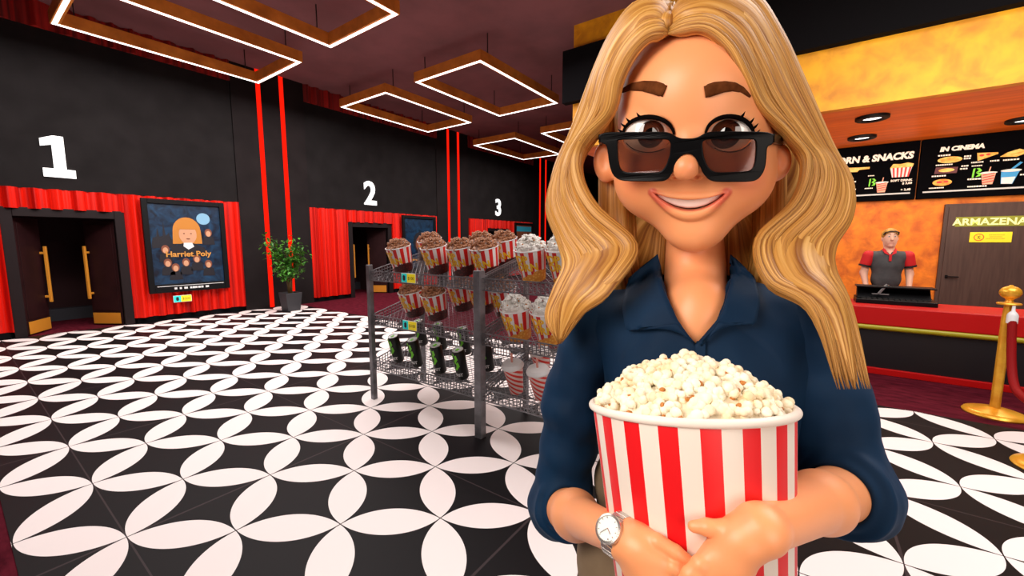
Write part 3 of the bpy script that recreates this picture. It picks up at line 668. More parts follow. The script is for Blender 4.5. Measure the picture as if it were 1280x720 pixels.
# ---- retail popcorn bucket
def bucket_material(name, caramel):
    m = mat(name, (.9,.88,.85), .4); b = m.node_tree.nodes['Principled BSDF']
    tc = nd(m,'ShaderNodeTexCoord'); sp = nd(m,'ShaderNodeSeparateXYZ'); lk(m, tc.outputs['Object'], sp.inputs[0])
    an = math_node(m,'ARCTAN2', sp.outputs[1], sp.outputs[0])
    fr = math_node(m,'FRACT', math_node(m,'MULTIPLY', an, 11/(2*PI)))
    st_ = math_node(m,'LESS_THAN', fr, .5)
    m1 = nd(m,'ShaderNodeMix',data_type='RGBA'); lk(m, st_, m1.inputs[0]); m1.inputs[6].default_value = (.86,.83,.81,1); m1.inputs[7].default_value = (.72,.012,.008,1)
    # printed heap at the foot: higher on one side
    vo = nd(m,'ShaderNodeTexVoronoi'); vo.inputs['Scale'].default_value = 42 ; lk(m, tc.outputs['Object'], vo.inputs['Vector'])
    wav = math_node(m,'MULTIPLY', math_node(m,'SINE', math_node(m,'ADD', an, 1.9 if caramel else 1.9)), .040 if caramel else .050)
    lim = math_node(m,'ADD', wav, .068 if caramel else .058)
    z_ = math_node(m,'ADD', sp.outputs[2], math_node(m,'MULTIPLY', vo.outputs['Distance'], .03))
    pr = math_node(m,'LESS_THAN', z_, lim)
    rp_ = nd(m,'ShaderNodeValToRGB'); e = rp_.color_ramp.elements; lk(m, vo.outputs['Distance'], rp_.inputs[0]); e[1].position = .45
    if caramel: e[0].color = (.20,.012,.008,1); e[1].color = (.05,.003,.003,1)
    else: e[0].color = (1,.62,.12,1); e[1].color = (.75,.28,.02,1)
    m2 = nd(m,'ShaderNodeMix',data_type='RGBA'); lk(m, pr, m2.inputs[0]); lk(m, m1.outputs[2], m2.inputs[6]); lk(m, rp_.outputs[0], m2.inputs[7])
    lk(m, m2.outputs[2], b.inputs['Base Color']); return m
M['bk_c'] = bucket_material('striped_card_caramel', True); M['bk_w'] = bucket_material('striped_card_butter', False)
M['pop_letters'] = mat('yellow_letters', (.95,.55,.01), .45)
BH, BR0, BR1 = .255, .092, .126
def bucket(label, caramel, seed):
    t = thing('popcorn_bucket', label, 'popcorn', (0,0,0))
    a = MB(); a.lathe([(.001,0),(BR0,0),(BR1,BH),(BR1-.003,BH),(BR1-.008,BH-.012),(.001,BH-.03)], 48, cap=False)
    a.build('cup', M['bk_c'] if caramel else M['bk_w'], t, smooth=SM)
    rim = MB(); n = 48
    rim.tube([(BR1*math.cos(2*PI*i/n),BR1*math.sin(2*PI*i/n),BH) for i in range(n+1)], .005, 8); rim.build('rim', M['white'], t, smooth=True)
    HH = .085 if caramel else .115
    rnd = random.Random(seed); p = MB(); p.lathe([(BR1*.90*math.cos(q_),BH-.03+.85*HH*math.sin(q_)) for q_ in [PI/2*j/7 for j in range(7)]]+[(.001,BH-.03+.85*HH)], 24, cap=False)
    for i in range(78):
        r_ = BR1*.93*math.sqrt(rnd.random()); a_ = rnd.uniform(0,6.28); z_ = BH-.012+HH*(1-(r_/BR1)**2.2)+rnd.uniform(-.01,.006)
        kernel(p, (r_*math.cos(a_),r_*math.sin(a_),z_), rnd.uniform(.018,.024), rnd, ICO1, dent=(i % (2 if not caramel else 5) == 0))
    hp = p.build('popcorn_heap', [M['pop_cara'] if caramel else M['pop_white2'], M['pop_white2'] if caramel else M['pop_hull']], t, smooth=True, recalc=False); hp['kind'] = 'stuff'
    def wrap(z0, ang0):
        def f(c):
            z = z0+c.y; rr = BR0+(BR1-BR0)*z/BH+.0015+c.z; th = ang0+c.x/(rr)
            return Vector((rr*math.cos(th), rr*math.sin(th), z))
        return f
    A0 = math.radians(-104)
    text('lettering', 'POP', .085, M['pop_letters'], t, None, bold=.003, ext=.001, fn=wrap(.165, A0-.1))
    text('lettering', 'CORN', .085, M['pop_letters'], t, None, bold=.003, ext=.001, fn=wrap(.100, A0+.12))
    return t
def place(o, x, y, z0, rz=0, label=None, group=None):
    a = math.atan(TAN)
    o.location = (x, y, shelf_z(y, z0)+.004)
    o.rotation_euler = (a, 0, 0)
    if rz: o.rotation_euler = (Matrix.Rotation(a,3,'X') @ Matrix.Rotation(rz,3,'Z')).to_euler()
    if label: o['label'] = label
    if group: o['group'] = group
cbk = bucket('x', True, 3); wbk = bucket('x', False, 5)
used = {}
def put(proto, *args, **kw):
    o = proto if proto.name not in used else copy_tree(proto); used[proto.name] = 1
    place(o, *args, **kw); return o
G1 = 'caramel popcorn buckets on the rack'; G2 = 'white popcorn buckets on the rack'
L1 = 'caramel popcorn in a striped bucket, '
for x, y, lab in ((-3.36,2.77,'front row of the top shelf, by the left post'),(-2.87,2.79,'top shelf front row, second from the left'),(-2.535,2.79,'top shelf front row, third from the left'),(-2.25,2.785,'top shelf front row, beside the middle post')):
    put(cbk, x, y, SZ[0], random.uniform(-.05,.05), L1+lab, G1)
for x, y, lab in ((-3.19,3.04,'leftmost at the back of the top shelf'),(-2.49,3.03,'second at the back of the top shelf'),(-2.24,3.05,'top shelf, at the back, nearest the white popcorn')):
    put(cbk, x, y, SZ[0], random.uniform(-.05,.05), L1+lab, G1)
for x, y, lab in ((-3.19,2.77,'middle shelf front row, the left one'),(-2.87,2.77,'middle shelf front row, the right one')):
    put(cbk, x, y, SZ[1], random.uniform(-.05,.05), L1+lab, G1)
for x, y, lab in ((-2.77,3.03,'leftmost at the back of the middle shelf'),(-2.50,3.03,'middle one at the back of the middle shelf'),(-2.235,3.03,'back of the middle shelf, behind the middle post')):
    put(cbk, x, y, SZ[1], random.uniform(-.05,.05), L1+lab, G1)
L2 = 'white popcorn in a striped bucket, '
for x, y, lab in ((-1.76,2.76,'top shelf, just right of the middle post'),(-1.49,2.78,'top shelf, half behind the woman\'s hair')):
    put(wbk, x, y, SZ[0], 0, L2+lab, G2)
for x, y, lab in ((-1.83,2.66,'middle shelf, above the soda cups'),(-1.56,2.68,'middle shelf, mostly hidden by the woman')):
    put(wbk, x, y, SZ[1], 0, L2+lab, G2)
# ---- cans
M['can_blk'] = mat('black_can', (.006,.007,.006), .3, .2); M['can_top'] = mat('can_lid_metal', (.75,.77,.75), .3, .4)
M['can_grn'] = mat('can_green', (.20,.80,.02), .4); M['can_w'] = mat('can_white_letters', (.8,.8,.8), .4)
def can_():
    t = thing('drink_can', 'x', 'can'); R_ = .056; H_ = .285
    MB().lathe([(.001,0),(R_*.80,0),(R_,.014),(R_,H_-.022),(R_*.86,H_-.006),(R_*.86,H_-.004),(.001,H_-.004)], 32).build('body', M['can_blk'], t, smooth=SM)
    MB().lathe([(.001,H_-.006),(R_*.87,H_-.006),(R_*.88,H_+.002),(R_*.80,H_+.002),(R_*.76,H_-.003),(.001,H_-.003)], 32).build('lid', M['can_top'], t, smooth=SM)
    MB().box((-.012,-.022,H_-.003),(.012,.014,H_+.001)).build('pull_tab', M['can_grn'], t)
    def wrap(ang0, z0):
        def f(c): th = ang0+c.x/R_; rr = R_+.001+c.z; return Vector((rr*math.cos(th), rr*math.sin(th), z0+c.y))
        return f
    g = MB(); W0_ = wrap(math.radians(-101), .105); W_ = lambda c: W0_(Vector((c.x*1.25, c.y*1.3, c.z)))
    for sh in ([(-.03,-.01),(-.018,.0),(-.02,.125),(-.032,.115)],
               [(-.008,0),(.012,.0),(.036,.03),(.03,.058),(.008,.07),(.0,.058),(.014,.042),(.010,.022)],
               [(-.006,.066),(.014,.062),(.03,.080),(.024,.112),(-.004,.125),(-.012,.112),(.008,.100),(.010,.082)]):
        g.prism(sh, lambda p,q,s_: W_(Vector((p,q,s_))), 0, .001)
    g.build('claw_mark', M['can_grn'], t)
    text('lettering', 'BEAST', .038, M['can_w'], t, None, bold=.0015, ext=.0005, fn=wrap(math.radians(-96), .045))
    return t
can = can_(); G3 = 'black energy drink cans on the bottom shelf'
for x, y, lab in ((-3.34,2.66,'front row, by the left post'),(-3.06,2.67,'front row, second from the left'),(-2.73,2.66,'front row, third from the left'),(-2.45,2.66,'front row, just left of the middle post')):
    put(can, x, y, SZ[2], 0, 'black energy drink can with green mark, '+lab, G3)
for x, y, lab in ((-3.38,3.03,'leftmost of the back row'),(-3.08,3.03,'second of the back row'),(-2.74,3.03,'third of the back row'),(-2.31,2.86,'half hidden right of the middle post')):
    put(can, x, y, SZ[2], 0, 'black energy drink can, '+lab, G3)
# ---- soda cups
def cup_mat():
    m = mat('swirl_striped_cup', (.9,.8,.78), .4); b = m.node_tree.nodes['Principled BSDF']
    tc = nd(m,'ShaderNodeTexCoord'); sp = nd(m,'ShaderNodeSeparateXYZ'); lk(m, tc.outputs['Object'], sp.inputs[0])
    an = math_node(m,'MULTIPLY', math_node(m,'ARCTAN2', sp.outputs[1], sp.outputs[0]), 6/(2*PI))
    fr = math_node(m,'FRACT', math_node(m,'ADD', an, math_node(m,'MULTIPLY', sp.outputs[2], 22)))
    m1 = nd(m,'ShaderNodeMix',data_type='RGBA'); lk(m, math_node(m,'LESS_THAN', fr, .48), m1.inputs[0]); m1.inputs[6].default_value = (.82,.66,.62,1); m1.inputs[7].default_value = (.75,.03,.015,1)
    lk(m, m1.outputs[2], b.inputs['Base Color']); return m
M['cup'] = cup_mat(); M['straw'] = mat('salmon_straw', (.85,.35,.28), .4)
def soda_():
    t = thing('soda_cup', 'x', 'cup')
    MB().lathe([(.001,0),(.054,0),(.082,.235),(.001,.235)], 32).build('cup', M['cup'], t, smooth=SM)
    MB().lathe([(.001,.232),(.091,.232),(.093,.243),(.086,.254),(.077,.268),(.03,.272),(.001,.272)], 32).build('lid', M['white'], t, smooth=SM)
    MB().tube([(0,0,.26),(0,0,.295),(.008,0,.35)], .009, 8).build('straw', M['straw'], t, smooth=SM)
    return t
soda = soda_(); G4 = 'red swirl soda cups on the bottom shelf'
for x, y, lab in ((-1.86,2.66,'front row, nearest the middle post'),(-1.77,2.93,'in the back row'),(-1.62,2.66,'front row, cut off by the woman\'s sleeve')):
    put(soda, x, y, SZ[2], 0, 'red swirl soda cup with white lid, '+lab, G4)

# ================================================================== implicit-surface modelling kit
def V3(p): return np.array(p, float)
class Prim:
    def __init__(s, fn, lo, hi): s.fn = fn; s.lo = V3(lo); s.hi = V3(hi)
def p_ball(c, r):
    c = V3(c); return Prim(lambda P: np.linalg.norm(P-c, axis=-1)-r, c-r, c+r)
def p_ell(c, r, R=None):
    c = V3(c); r = V3(r); R = np.eye(3) if R is None else np.array(R)
    def fn(P):
        q = (P-c)@R            # columns of R are the ellipsoid's axes
        k0 = np.linalg.norm(q/r, axis=-1); k1 = np.linalg.norm(q/(r*r), axis=-1)+1e-9
        return k0*(k0-1)/k1
    m = r.max(); e = np.abs(R)@r if True else m
    return Prim(fn, c-e, c+e)
def p_cone(a, b, ra, rb, flat=None):
    a = V3(a); b = V3(b); ba = b-a; L2 = ba@ba
    def fn(P):
        pa = P-a; t = np.clip((pa@ba)/L2, 0, 1)
        d = pa-t[..., None]*ba
        if flat is not None:      # flat = (axis, factor): squeezes the section along an axis
            ax = V3(flat[0]); k = d@ax; d = d+np.multiply.outer(k*(1/flat[1]-1), ax)
            return (np.linalg.norm(d, axis=-1)-(ra+(rb-ra)*t))*min(1, flat[1])
        return np.linalg.norm(d, axis=-1)-(ra+(rb-ra)*t)
    m = max(ra, rb); return Prim(fn, np.minimum(a,b)-m, np.maximum(a,b)+m)
class Shape:
    """ordered list of smooth unions and subtractions"""
    def __init__(s): s.ops = []
    def u(s, p, k=.01): s.ops.append(('u', p, k)); return s
    def cut(s, p, k=.004): s.ops.append(('s', p, k)); return s
    def comb(s, a, d, op, k):
        if op == 'u':
            h = np.maximum(k-np.abs(a-d), 0)/k; return np.minimum(a, d)-h*h*k*.25
        d = -d; h = np.maximum(k-np.abs(a-d), 0)/k; return np.maximum(a, d)+h*h*k*.25
    def __call__(s, P):
        a = np.full(P.shape[:-1], 1.0)
        for op, p, k in s.ops: a = s.comb(a, p.fn(P), op, k)
        return a
    def march(s, O, D, n=90, t0=0.):
        """first hit of rays O+tD; returns points"""
        D = D/np.linalg.norm(D, axis=-1, keepdims=True); t = np.full(D.shape[:-1], t0); bt = t.copy(); bd = np.full(t.shape, 9.)
        for i in range(n):
            d = s(O+D*t[..., None]); m = np.abs(d) < bd; bd = np.where(m, np.abs(d), bd); bt = np.where(m, t, bt); t = np.minimum(t+.75*d, 1.3)
        return O+D*bt[..., None]
    def mesh(s, h, clip=None):
        us = [o for o in s.ops if o[0] == 'u']
        lo = np.min([o[1].lo for o in us], 0)-3*h; hi = np.max([o[1].hi for o in us], 0)+3*h
        if clip is not None: lo = np.maximum(lo, clip[0]); hi = np.minimum(hi, clip[1])
        n = np.ceil((hi-lo)/h).astype(int)+1
        A = np.full(n, 1.0, np.float32)
        for op, p, k in s.ops:
            m = k+3*h
            i0 = np.clip(np.floor((p.lo-m-lo)/h).astype(int), 0, n); i1 = np.clip(np.ceil((p.hi+m-lo)/h).astype(int)+1, 0, n)
            if (i1 <= i0).any(): continue
            ax = [lo[j]+h*np.arange(i0[j], i1[j]) for j in range(3)]
            G = np.stack(np.meshgrid(*ax, indexing='ij'), -1)
            sl = tuple(slice(i0[j], i1[j]) for j in range(3))
            A[sl] = s.comb(A[sl], p.fn(G), op, k).astype(np.float32)
        return surface_nets(A, lo, h)
def surface_nets(A, lo, h):
    ins = A < 0
    cs = [(i,j,k) for i in (0,1) for j in (0,1) for k in (0,1)]
    n = np.array(A.shape)-1
    def sub(X, c): return X[c[0]:c[0]+n[0], c[1]:c[1]+n[1], c[2]:c[2]+n[2]]
    cnt = np.zeros(n, np.int8)
    for c in cs: cnt += sub(ins, c)
    act = (cnt > 0) & (cnt < 8)
    idx = np.argwhere(act); vid = np.full(n, -1, np.int64); vid[act] = np.arange(len(idx))
    vals = {c: A[idx[:,0]+c[0], idx[:,1]+c[1], idx[:,2]+c[2]].astype(float) for c in cs}
    acc = np.zeros((len(idx), 3)); num = np.zeros(len(idx))
    for a in cs:
        for ax in range(3):
            if a[ax]: continue
            b = list(a); b[ax] = 1; b = tuple(b)
            va, vb = vals[a], vals[b]; m = (va < 0) != (vb < 0)
            t = np.where(m, va/np.where(m, va-vb, 1), 0)
            p = np.tile(np.array(a, float), (len(idx), 1)); p[:, ax] = t
            acc[m] += p[m]; num[m] += 1
    V = lo+h*(idx+acc/np.maximum(num, 1)[:, None])
    F = []
    for ax in range(3):
        u, v = (ax+1)%3, (ax+2)%3
        s0 = [slice(1, m) for m in A.shape]; s0[ax] = slice(0, A.shape[ax]-1)
        s1 = list(s0); s1[ax] = slice(1, A.shape[ax])
        for w_ in (u, v): s0[w_] = slice(1, A.shape[w_]-1); s1[w_] = slice(1, A.shape[w_]-1)
        a = ins[tuple(s0)]; b = ins[tuple(s1)]
        for flip, m in ((False, a & ~b), (True, ~a & b)):
            e = np.argwhere(m)
            if not len(e): continue
            e = e.copy(); e[:, u] += 1; e[:, v] += 1
            def cell(du, dv):
                c = e.copy(); c[:, u] -= du; c[:, v] -= dv; return vid[c[:,0], c[:,1], c[:,2]]
            q = np.stack([cell(1,1), cell(0,1), cell(0,0), cell(1,0)], 1)
            F.append(q[:, ::-1] if flip else q)
    return V, np.concatenate(F)
def merge(parts):
    vs, fs, o = [], [], 0
    for v, f in parts: vs.append(v); fs.append(f+o); o += len(v)
    return np.concatenate(vs), np.concatenate(fs)
def np_obj(name, V, F, m, parent, colors=None, kind_smooth=True, post=None):
    me = bpy.data.meshes.new(name)
    me.vertices.add(len(V)); me.vertices.foreach_set('co', V.astype(np.float32).ravel())
    me.loops.add(F.size); me.loops.foreach_set('vertex_index', F.astype(np.int32).ravel())
    me.polygons.add(len(F)); me.polygons.foreach_set('loop_start', np.arange(0, F.size, F.shape[1], dtype=np.int32))
    me.polygons.foreach_set('loop_total', np.full(len(F), F.shape[1], np.int32))
    me.update(calc_edges=True); me.validate()
    me.polygons.foreach_set('use_smooth', [True]*len(me.polygons))
    if colors is not None:
        at = me.color_attributes.new('tone', 'FLOAT_COLOR', 'POINT')
        at.data.foreach_set('color', np.concatenate([colors, np.ones((len(colors),1))], 1).astype(np.float32).ravel())
    for q in (m if isinstance(m, (list, tuple)) else [m]): me.materials.append(q)
    o = bpy.data.objects.new(name, me); COL.objects.link(o)
    if parent is not None: o.parent = parent
    return o
def relax(V, F, n=2, f=.5):
    e = np.concatenate([F[:, [0,1]], F[:, [1,2]], F[:, [2,3]], F[:, [3,0]]]); 
    for _ in range(n):
        acc = np.zeros_like(V); c = np.zeros(len(V))
        np.add.at(acc, e[:,0], V[e[:,1]]); np.add.at(acc, e[:,1], V[e[:,0]]); np.add.at(c, e[:,0], 1); np.add.at(c, e[:,1], 1)
        V = V+f*(acc/np.maximum(c,1)[:,None]-V)
    return V
def tone_mat(name, rough=.5, sss=0., bump=0., **kw):
    m = mat(name, (1,1,1), rough, **kw); b = m.node_tree.nodes['Principled BSDF']
    a = nd(m, 'ShaderNodeVertexColor'); a.layer_name = 'tone'; lk(m, a.outputs[0], b.inputs['Base Color'])
    if sss:
        b.inputs['Subsurface Weight'].default_value = sss; b.inputs['Subsurface Radius'].default_value = (.010,.004,.002); b.inputs['Subsurface Scale'].default_value = 1.
    return m

# ================================================================== the woman with the popcorn
WD = .70                                               # she stands this far in front of the photographer
_r = cam_ray(866, 302); _h = _r[:2]/np.linalg.norm(_r[:2])
WLOC = Vector((_h[0]*WD, _h[1]*WD, 0)); WROT = math.atan2(_h[1], _h[0])-PI/2     # her local -Y points at the camera
_c, _s = math.cos(-WROT), math.sin(-WROT)
RL = np.array([[_c,-_s,0],[_s,_c,0],[0,0,1]])
CL = np.array([0, -WD, CAM_H])
def rayl(px, py):
    F = np.array([-math.sin(YAW)*math.cos(PITCH), math.cos(YAW)*math.cos(PITCH), -math.sin(PITCH)])
    R = np.array([math.cos(YAW), math.sin(YAW), 0]); U = np.cross(R, F)
    px = np.asarray(px, float); py = np.asarray(py, float)
    d = F+np.multiply.outer((px-640)/CAM_F, R)-np.multiply.outer((py-360)/CAM_F, U)
    return d@RL.T
def Wp(px, py, f=0.):                                   # body frame: f = metres in front of her midplane
    d = rayl(px, py); return CL+d*((-f-CL[1])/d[..., 1])[..., None] if d.ndim > 1 else CL+d*((-f-CL[1])/d[1])
HC = Wp(866, 165, 0.)
HF = (CL-HC)/np.linalg.norm(CL-HC); HU = rayl(866,164)-rayl(866,166); HU = HU-HF*(HU@HF); HU /= np.linalg.norm(HU); HR = np.cross(HU, HF)
if HR[0] < 0: HR = -HR
HM = np.stack([HR, HF, HU], 1)                          # columns: right, forward, up
def Hp(px, py, f=0.):                                   # head frame
    d = rayl(px, py); n = HF; t = ((HC+HF*f-CL)@n)/(d@n); return CL+d*(t[..., None] if d.ndim > 1 else t)
def pxm(px, py, f, head=True):                          # metres per pixel there
    g = Hp if head else Wp; return float(np.linalg.norm(g(px+1,py,f)-g(px,py,f)))
woman = thing('person', 'long-haired blond woman in a navy shirt and black glasses hugging a big popcorn bucket', 'person', WLOC, WROT)

def hell(px, py, f, rx, ry, rz): 
    s_ = pxm(px, py, f); return p_ell(Hp(px,py,f), (rx*s_, rz, ry*s_), HM)
# --- head surface
skin = Shape()
skin.u(hell(866,150,-.015, 96,118,.118), .01)
skin.u(hell(866,190,.015, 87,114,.098), .03)
for cx_ in (807, 926): skin.u(hell(cx_,226,.050, 35,38,.046), .05)
skin.u(hell(868,292,.066, 29,22,.030), .05)
skin.u(hell(866,110,.03, 74,60,.085), .05)
EYL, EYR = (810.5,167.5), (911.5,167)
ER = .037; EF = .065
for e in (EYL, EYR): skin.u(p_ball(Hp(e[0],e[1],EF), ER+.0022), .010)
skin.u(p_cone(Hp(863,168,.098), Hp(857,205,.128), .0085, .0105), .018)     # nose
skin.u(p_ball(Hp(857,209,.131), .0168), .010)
for cx_ in (843, 872): skin.u(p_ball(Hp(cx_,216,.118), .0095), .008)
# ears
for cx_, sg in ((757,-1), (974,1)):
    skin.u(hell(cx_,203,.026, 15,25,.013), .012); skin.cut(hell(cx_+sg*3,201,.044, 7,14,.009), .006)
# mouth: lips then the smile opening
def qbez(p0, p1, p2, n=24):
    t = np.linspace(0,1,n)[:,None]; return (1-t)**2*V3(p0)+2*t*(1-t)*V3(p1)+t*t*V3(p2)
UP = qbez((816,240.5), (861,258), (908,240.5))              # lower edge of the upper lip
LOW = qbez((816,240.5), (863,286), (908,240.5))             # upper edge of the lower lip
base = Shape(); base.ops = list(skin.ops)
def onto(shape, P, off=0.):
    P = np.asarray(P, float); d = rayl(P[:,0], P[:,1]); q = shape.march(np.broadcast_to(CL, d.shape), d, t0=.3)
    dd = d/np.linalg.norm(d, axis=1, keepdims=True); return q-dd*off
up3 = onto(base, UP); lo3 = onto(base, LOW)
lipA = onto(base, UP+np.array([0,-3.2])*np.sin(np.linspace(0,PI,24))[:,None]); lipB = onto(base, LOW+np.array([0,4.6])*np.sin(np.linspace(0,PI,24))[:,None])
for i in range(23):
    t = math.sin(PI*(i+.5)/23)
    skin.u(p_cone(lipA[i], lipA[i+1], .0018+.0030*t, .0018+.0030*t), .006)
    skin.u(p_cone(lipB[i], lipB[i+1], .0018+.0046*t, .0018+.0046*t), .006)
def mouth_fn(P):                                          # opening between the lip lines, cut a little way in
    q = P-Hp(862,250,.10); a = q@HR; b = q@HU; w_ = q@HF
    ua = (up3-Hp(862,250,.10))@HR; ub = (up3-Hp(862,250,.10))@HU; la = (lo3-Hp(862,250,.10))@HR; lb = (lo3-Hp(862,250,.10))@HU
    top = np.interp(a, ua, ub); bot = np.interp(a, la, lb)
    d = np.maximum(b-top, bot-b)
    return np.maximum(np.maximum(d*.9, np.abs(a-(ua[0]+ua[-1])/2)-(ua[-1]-ua[0])/2), -(w_+.024-a*a*6))
_mc = Hp(862,256,.09); skin.cut(Prim(mouth_fn, _mc-np.array([.06,.05,.035]), _mc+np.array([.06,.04,.035])), .0025)
for a_, b_ in ((846.5,221.5),(869.5,221.5)):
    skin.cut(p_ell(Hp(a_,b_,.124), (.0052,.006,.0030), HM), .004)
# eye openings
def almond(e, rx, ry, f0=.040, f1=.16):
    c0, c1 = Hp(e[0],e[1],f0), Hp(e[0],e[1],f1); s0, s1 = pxm(e[0],e[1],f0), pxm(e[0],e[1],f1); ax = c1-c0; L = np.linalg.norm(ax); ax = ax/L
    R_ = HR-ax*(HR@ax); R_ /= np.linalg.norm(R_); U_ = np.cross(ax, R_)
    def fn(P):
        q = P-c0; w_ = q@ax; s_ = s0+(s1-s0)*w_/L
        a = (q@R_)/(rx*s_); b = (q@U_)/(ry*s_)
        k = np.sqrt(a*a+b*b)+1e-9; return np.maximum((k-1)*ry*s_*.8, -w_)
    m = rx*s0*1.1
    return Prim(fn, np.minimum(c0,c1)-m, np.maximum(c0,c1)+m)
skin.cut(almond((810.5,169), 31.5, 22), .0025); skin.cut(almond((912,168.5), 29.5, 22), .0025)
# neck and upper chest
neck = Shape(); neck.ops = skin.ops
neck.u(p_cone(Wp(868,305,-.045), Wp(869,392,-.012), .044, .050), .012)
neck.u(p_ell(Wp(870,440,.0), (.115,.062,.075)), .035); neck.u(p_ell(Wp(871,408,.028), (.052,.048,.075)), .03)
neck.u(p_cone(Wp(872,402,.040), Wp(818,384,.030), .007, .005), .02)
neck.u(p_cone(Wp(872,402,.040), Wp(926,384,.030), .007, .005), .02)
hv, hf_ = neck.mesh(.0018, clip=(np.array([-.2,-.2,1.25]), np.array([.2,.2,2.1])))
hv = relax(hv, hf_, 1, .35)
# --- bucket geometry (needed for the hands)
def proj(P):                                             # where a point of her frame falls in the 1280x720 view
    A_ = np.stack([rayl(640,360), rayl(641,360)-rayl(640,360), rayl(640,361)-rayl(640,360)], 1); q = np.linalg.solve(A_, np.asarray(P).T-CL[:,None] if np.ndim(P) > 1 else P-CL); return 640+q[1]/q[0], 360+q[2]/q[0]
BPX = [869., 511.]; BRT = .10; BHH = .235
ROLLK, SLT = .6, .045; _rho = 0.
for _ in range(14):                                      # size and place the rim so it spans its measured width
    BTOP = Wp(BPX[0], BPX[1], .215); _d = (CL-BTOP)/np.linalg.norm(CL-BTOP)
    _u = rayl(BPX[0],BPX[1]-1)-rayl(BPX[0],BPX[1]+1); _u = _u-_d*(_u@_d); _u /= np.linalg.norm(_u)
    _s2 = np.cross(_d, _u); _u = _u*math.cos(_rho)+_s2*math.sin(_rho)
    BAX = _u*math.cos(math.radians(8.5))+_d*math.sin(math.radians(8.5)); BX = np.cross(_u, _d); BX /= np.linalg.norm(BX)
    if BX[0] < 0: BX = -BX
    BY = np.cross(BAX, BX); _t = np.linspace(0,2*PI,60); _p = BTOP+BRT*(np.multiply.outer(np.cos(_t),BX)+np.multiply.outer(np.sin(_t),BY))
    _x, _y = proj(_p); BRT *= 256/(_x.max()-_x.min()); BPX[0] += 869-(_x.max()+_x.min())/2; BPX[1] += 511-(_y.max()+_y.min())/2
    _sl = (_y[_x.argmax()]-_y[_x.argmin()])/256; _sg = -1 if not _ else _sg; _rho = _rho+ROLLK*(_sl-SLT) if _ > 1 else 0.
BRB = BRT*.80; BBOT = BTOP-BAX*BHH
def bucket_f(px, py):                                   # point on the bucket's near side, seen at px,py
    d = rayl(px, py); d = d/np.linalg.norm(d); t = .2
    for i in range(60):
        P = CL+d*t; q = P-BBOT; z = q@BAX; r_ = np.linalg.norm(q-BAX*z); t += .7*(r_-(BRB+(BRT-BRB)*z/BHH))
    return CL+d*t
# --- arms and hands
def toward(p, m): v = CL-p; return p+v/np.linalg.norm(v)*m
arms = []
# her right arm (left in view)
A = Shape()
shL, elL = Wp(738,408,-.01), Wp(700,634,.02); wrL = toward(bucket_f(778,672), .020)
A.u(p_cone(shL, Wp(722,500,-.01), .036, .033), .01); A.u(p_cone(Wp(722,500,-.01), elL, .033, .033), .02)
md = elL*.62+wrL*.38
A.u(p_cone(elL, md, .036, .030), .03); A.u(p_cone(md, wrL, .029, .0165), .03)
def bf(px, py, off): return toward(bucket_f(px,py), off)
A.u(p_cone(wrL, bf(806,690,.013), .0165, .0155, ), .015)
pa = [bf(800,684,.012), bf(826,700,.012), bf(812,716,.013), bf(796,712,.014), bf(822,722,.012)]
for a_, b_, r1, r2 in ((0,1,.0135,.0110),(0,2,.015,.012),(3,4,.013,.011),(0,4,.015,.012)): A.u(p_cone(pa[a_], pa[b_], r1, r2), .012)
fing = [ [(798,668,.014),(822,677,.012),(845,690,.010),(864,703,.008)],
         [(822,703,.013),(842,708,.013),(858,718,.012),(868,730,.010)],
         [(818,714,.013),(838,722,.013),(853,733,.012),(862,745,.010)],
         [(812,724,.013),(830,734,.013),(846,746,.011),(855,758,.010)],
         [(804,730,.012),(820,743,.012),(834,756,.010),(842,766,.009)] ]
for j, f_ in enumerate(fing):
    P_ = [bf(*q) for q in f_]; rr = [.0074,.0068,.0060,.0046] if j else [.0088,.0070,.0060,.0046]
    for i in range(3): A.u(p_cone(P_[i], P_[i+1], rr[i], rr[i+1]), .0022)
arms.append(A)
# her left arm (right in view)
B = Shape()
shR, elR = Wp(1002,408,-.01), Wp(1058,612,.03); wrR = toward(bucket_f(950,662), .020)
B.u(p_cone(shR, Wp(1030,500,-.01), .036, .033), .01); B.u(p_cone(Wp(1030,500,-.01), elR, .033, .036), .02)
md = elR*.58+wrR*.42
B.u(p_cone(elR, md, .037, .030), .02); B.u(p_cone(md, wrR, .030, .0185), .02)
pb = [bf(926,676,.014), bf(898,692,.011), bf(886,710,.011), bf(915,704,.012), bf(905,722,.011)]
B.u(p_cone(wrR, pb[0], .0185, .0155), .012)
for a_, b_, r1, r2 in ((0,1,.014,.0108),(0,3,.0155,.014),(3,2,.013,.0105),(3,4,.013,.0105),(0,2,.014,.0105)): B.u(p_cone(pb[a_], pb[b_], r1, r2), .010)
fing = [ [(926,668,.014),(905,662,.011),(884,659,.009),(867,658,.0075)],
         [(893,694,.014),(876,705,.018),(862,718,.020),(850,730,.018)],
         [(888,706,.014),(872,719,.019),(858,732,.021),(846,745,.019)],
         [(890,718,.014),(876,731,.018),(862,746,.020),(850,758,.018)],
         [(897,728,.013),(884,743,.016),(872,758,.017),(862,768,.016)] ]
for j, f_ in enumerate(fing):
    P_ = [bf(*q) for q in f_]; rr = [.0078,.0072,.0064,.0050] if j else [.0098,.0080,.0070,.0050]
    for i in range(3): B.u(p_cone(P_[i], P_[i+1], rr[i], rr[i+1]), .0024)
arms.append(B)
parts = [(hv, hf_)]
for a in arms:
    v_, f_ = a.mesh(.0013); parts.append((relax(v_, f_, 1, .35), f_))
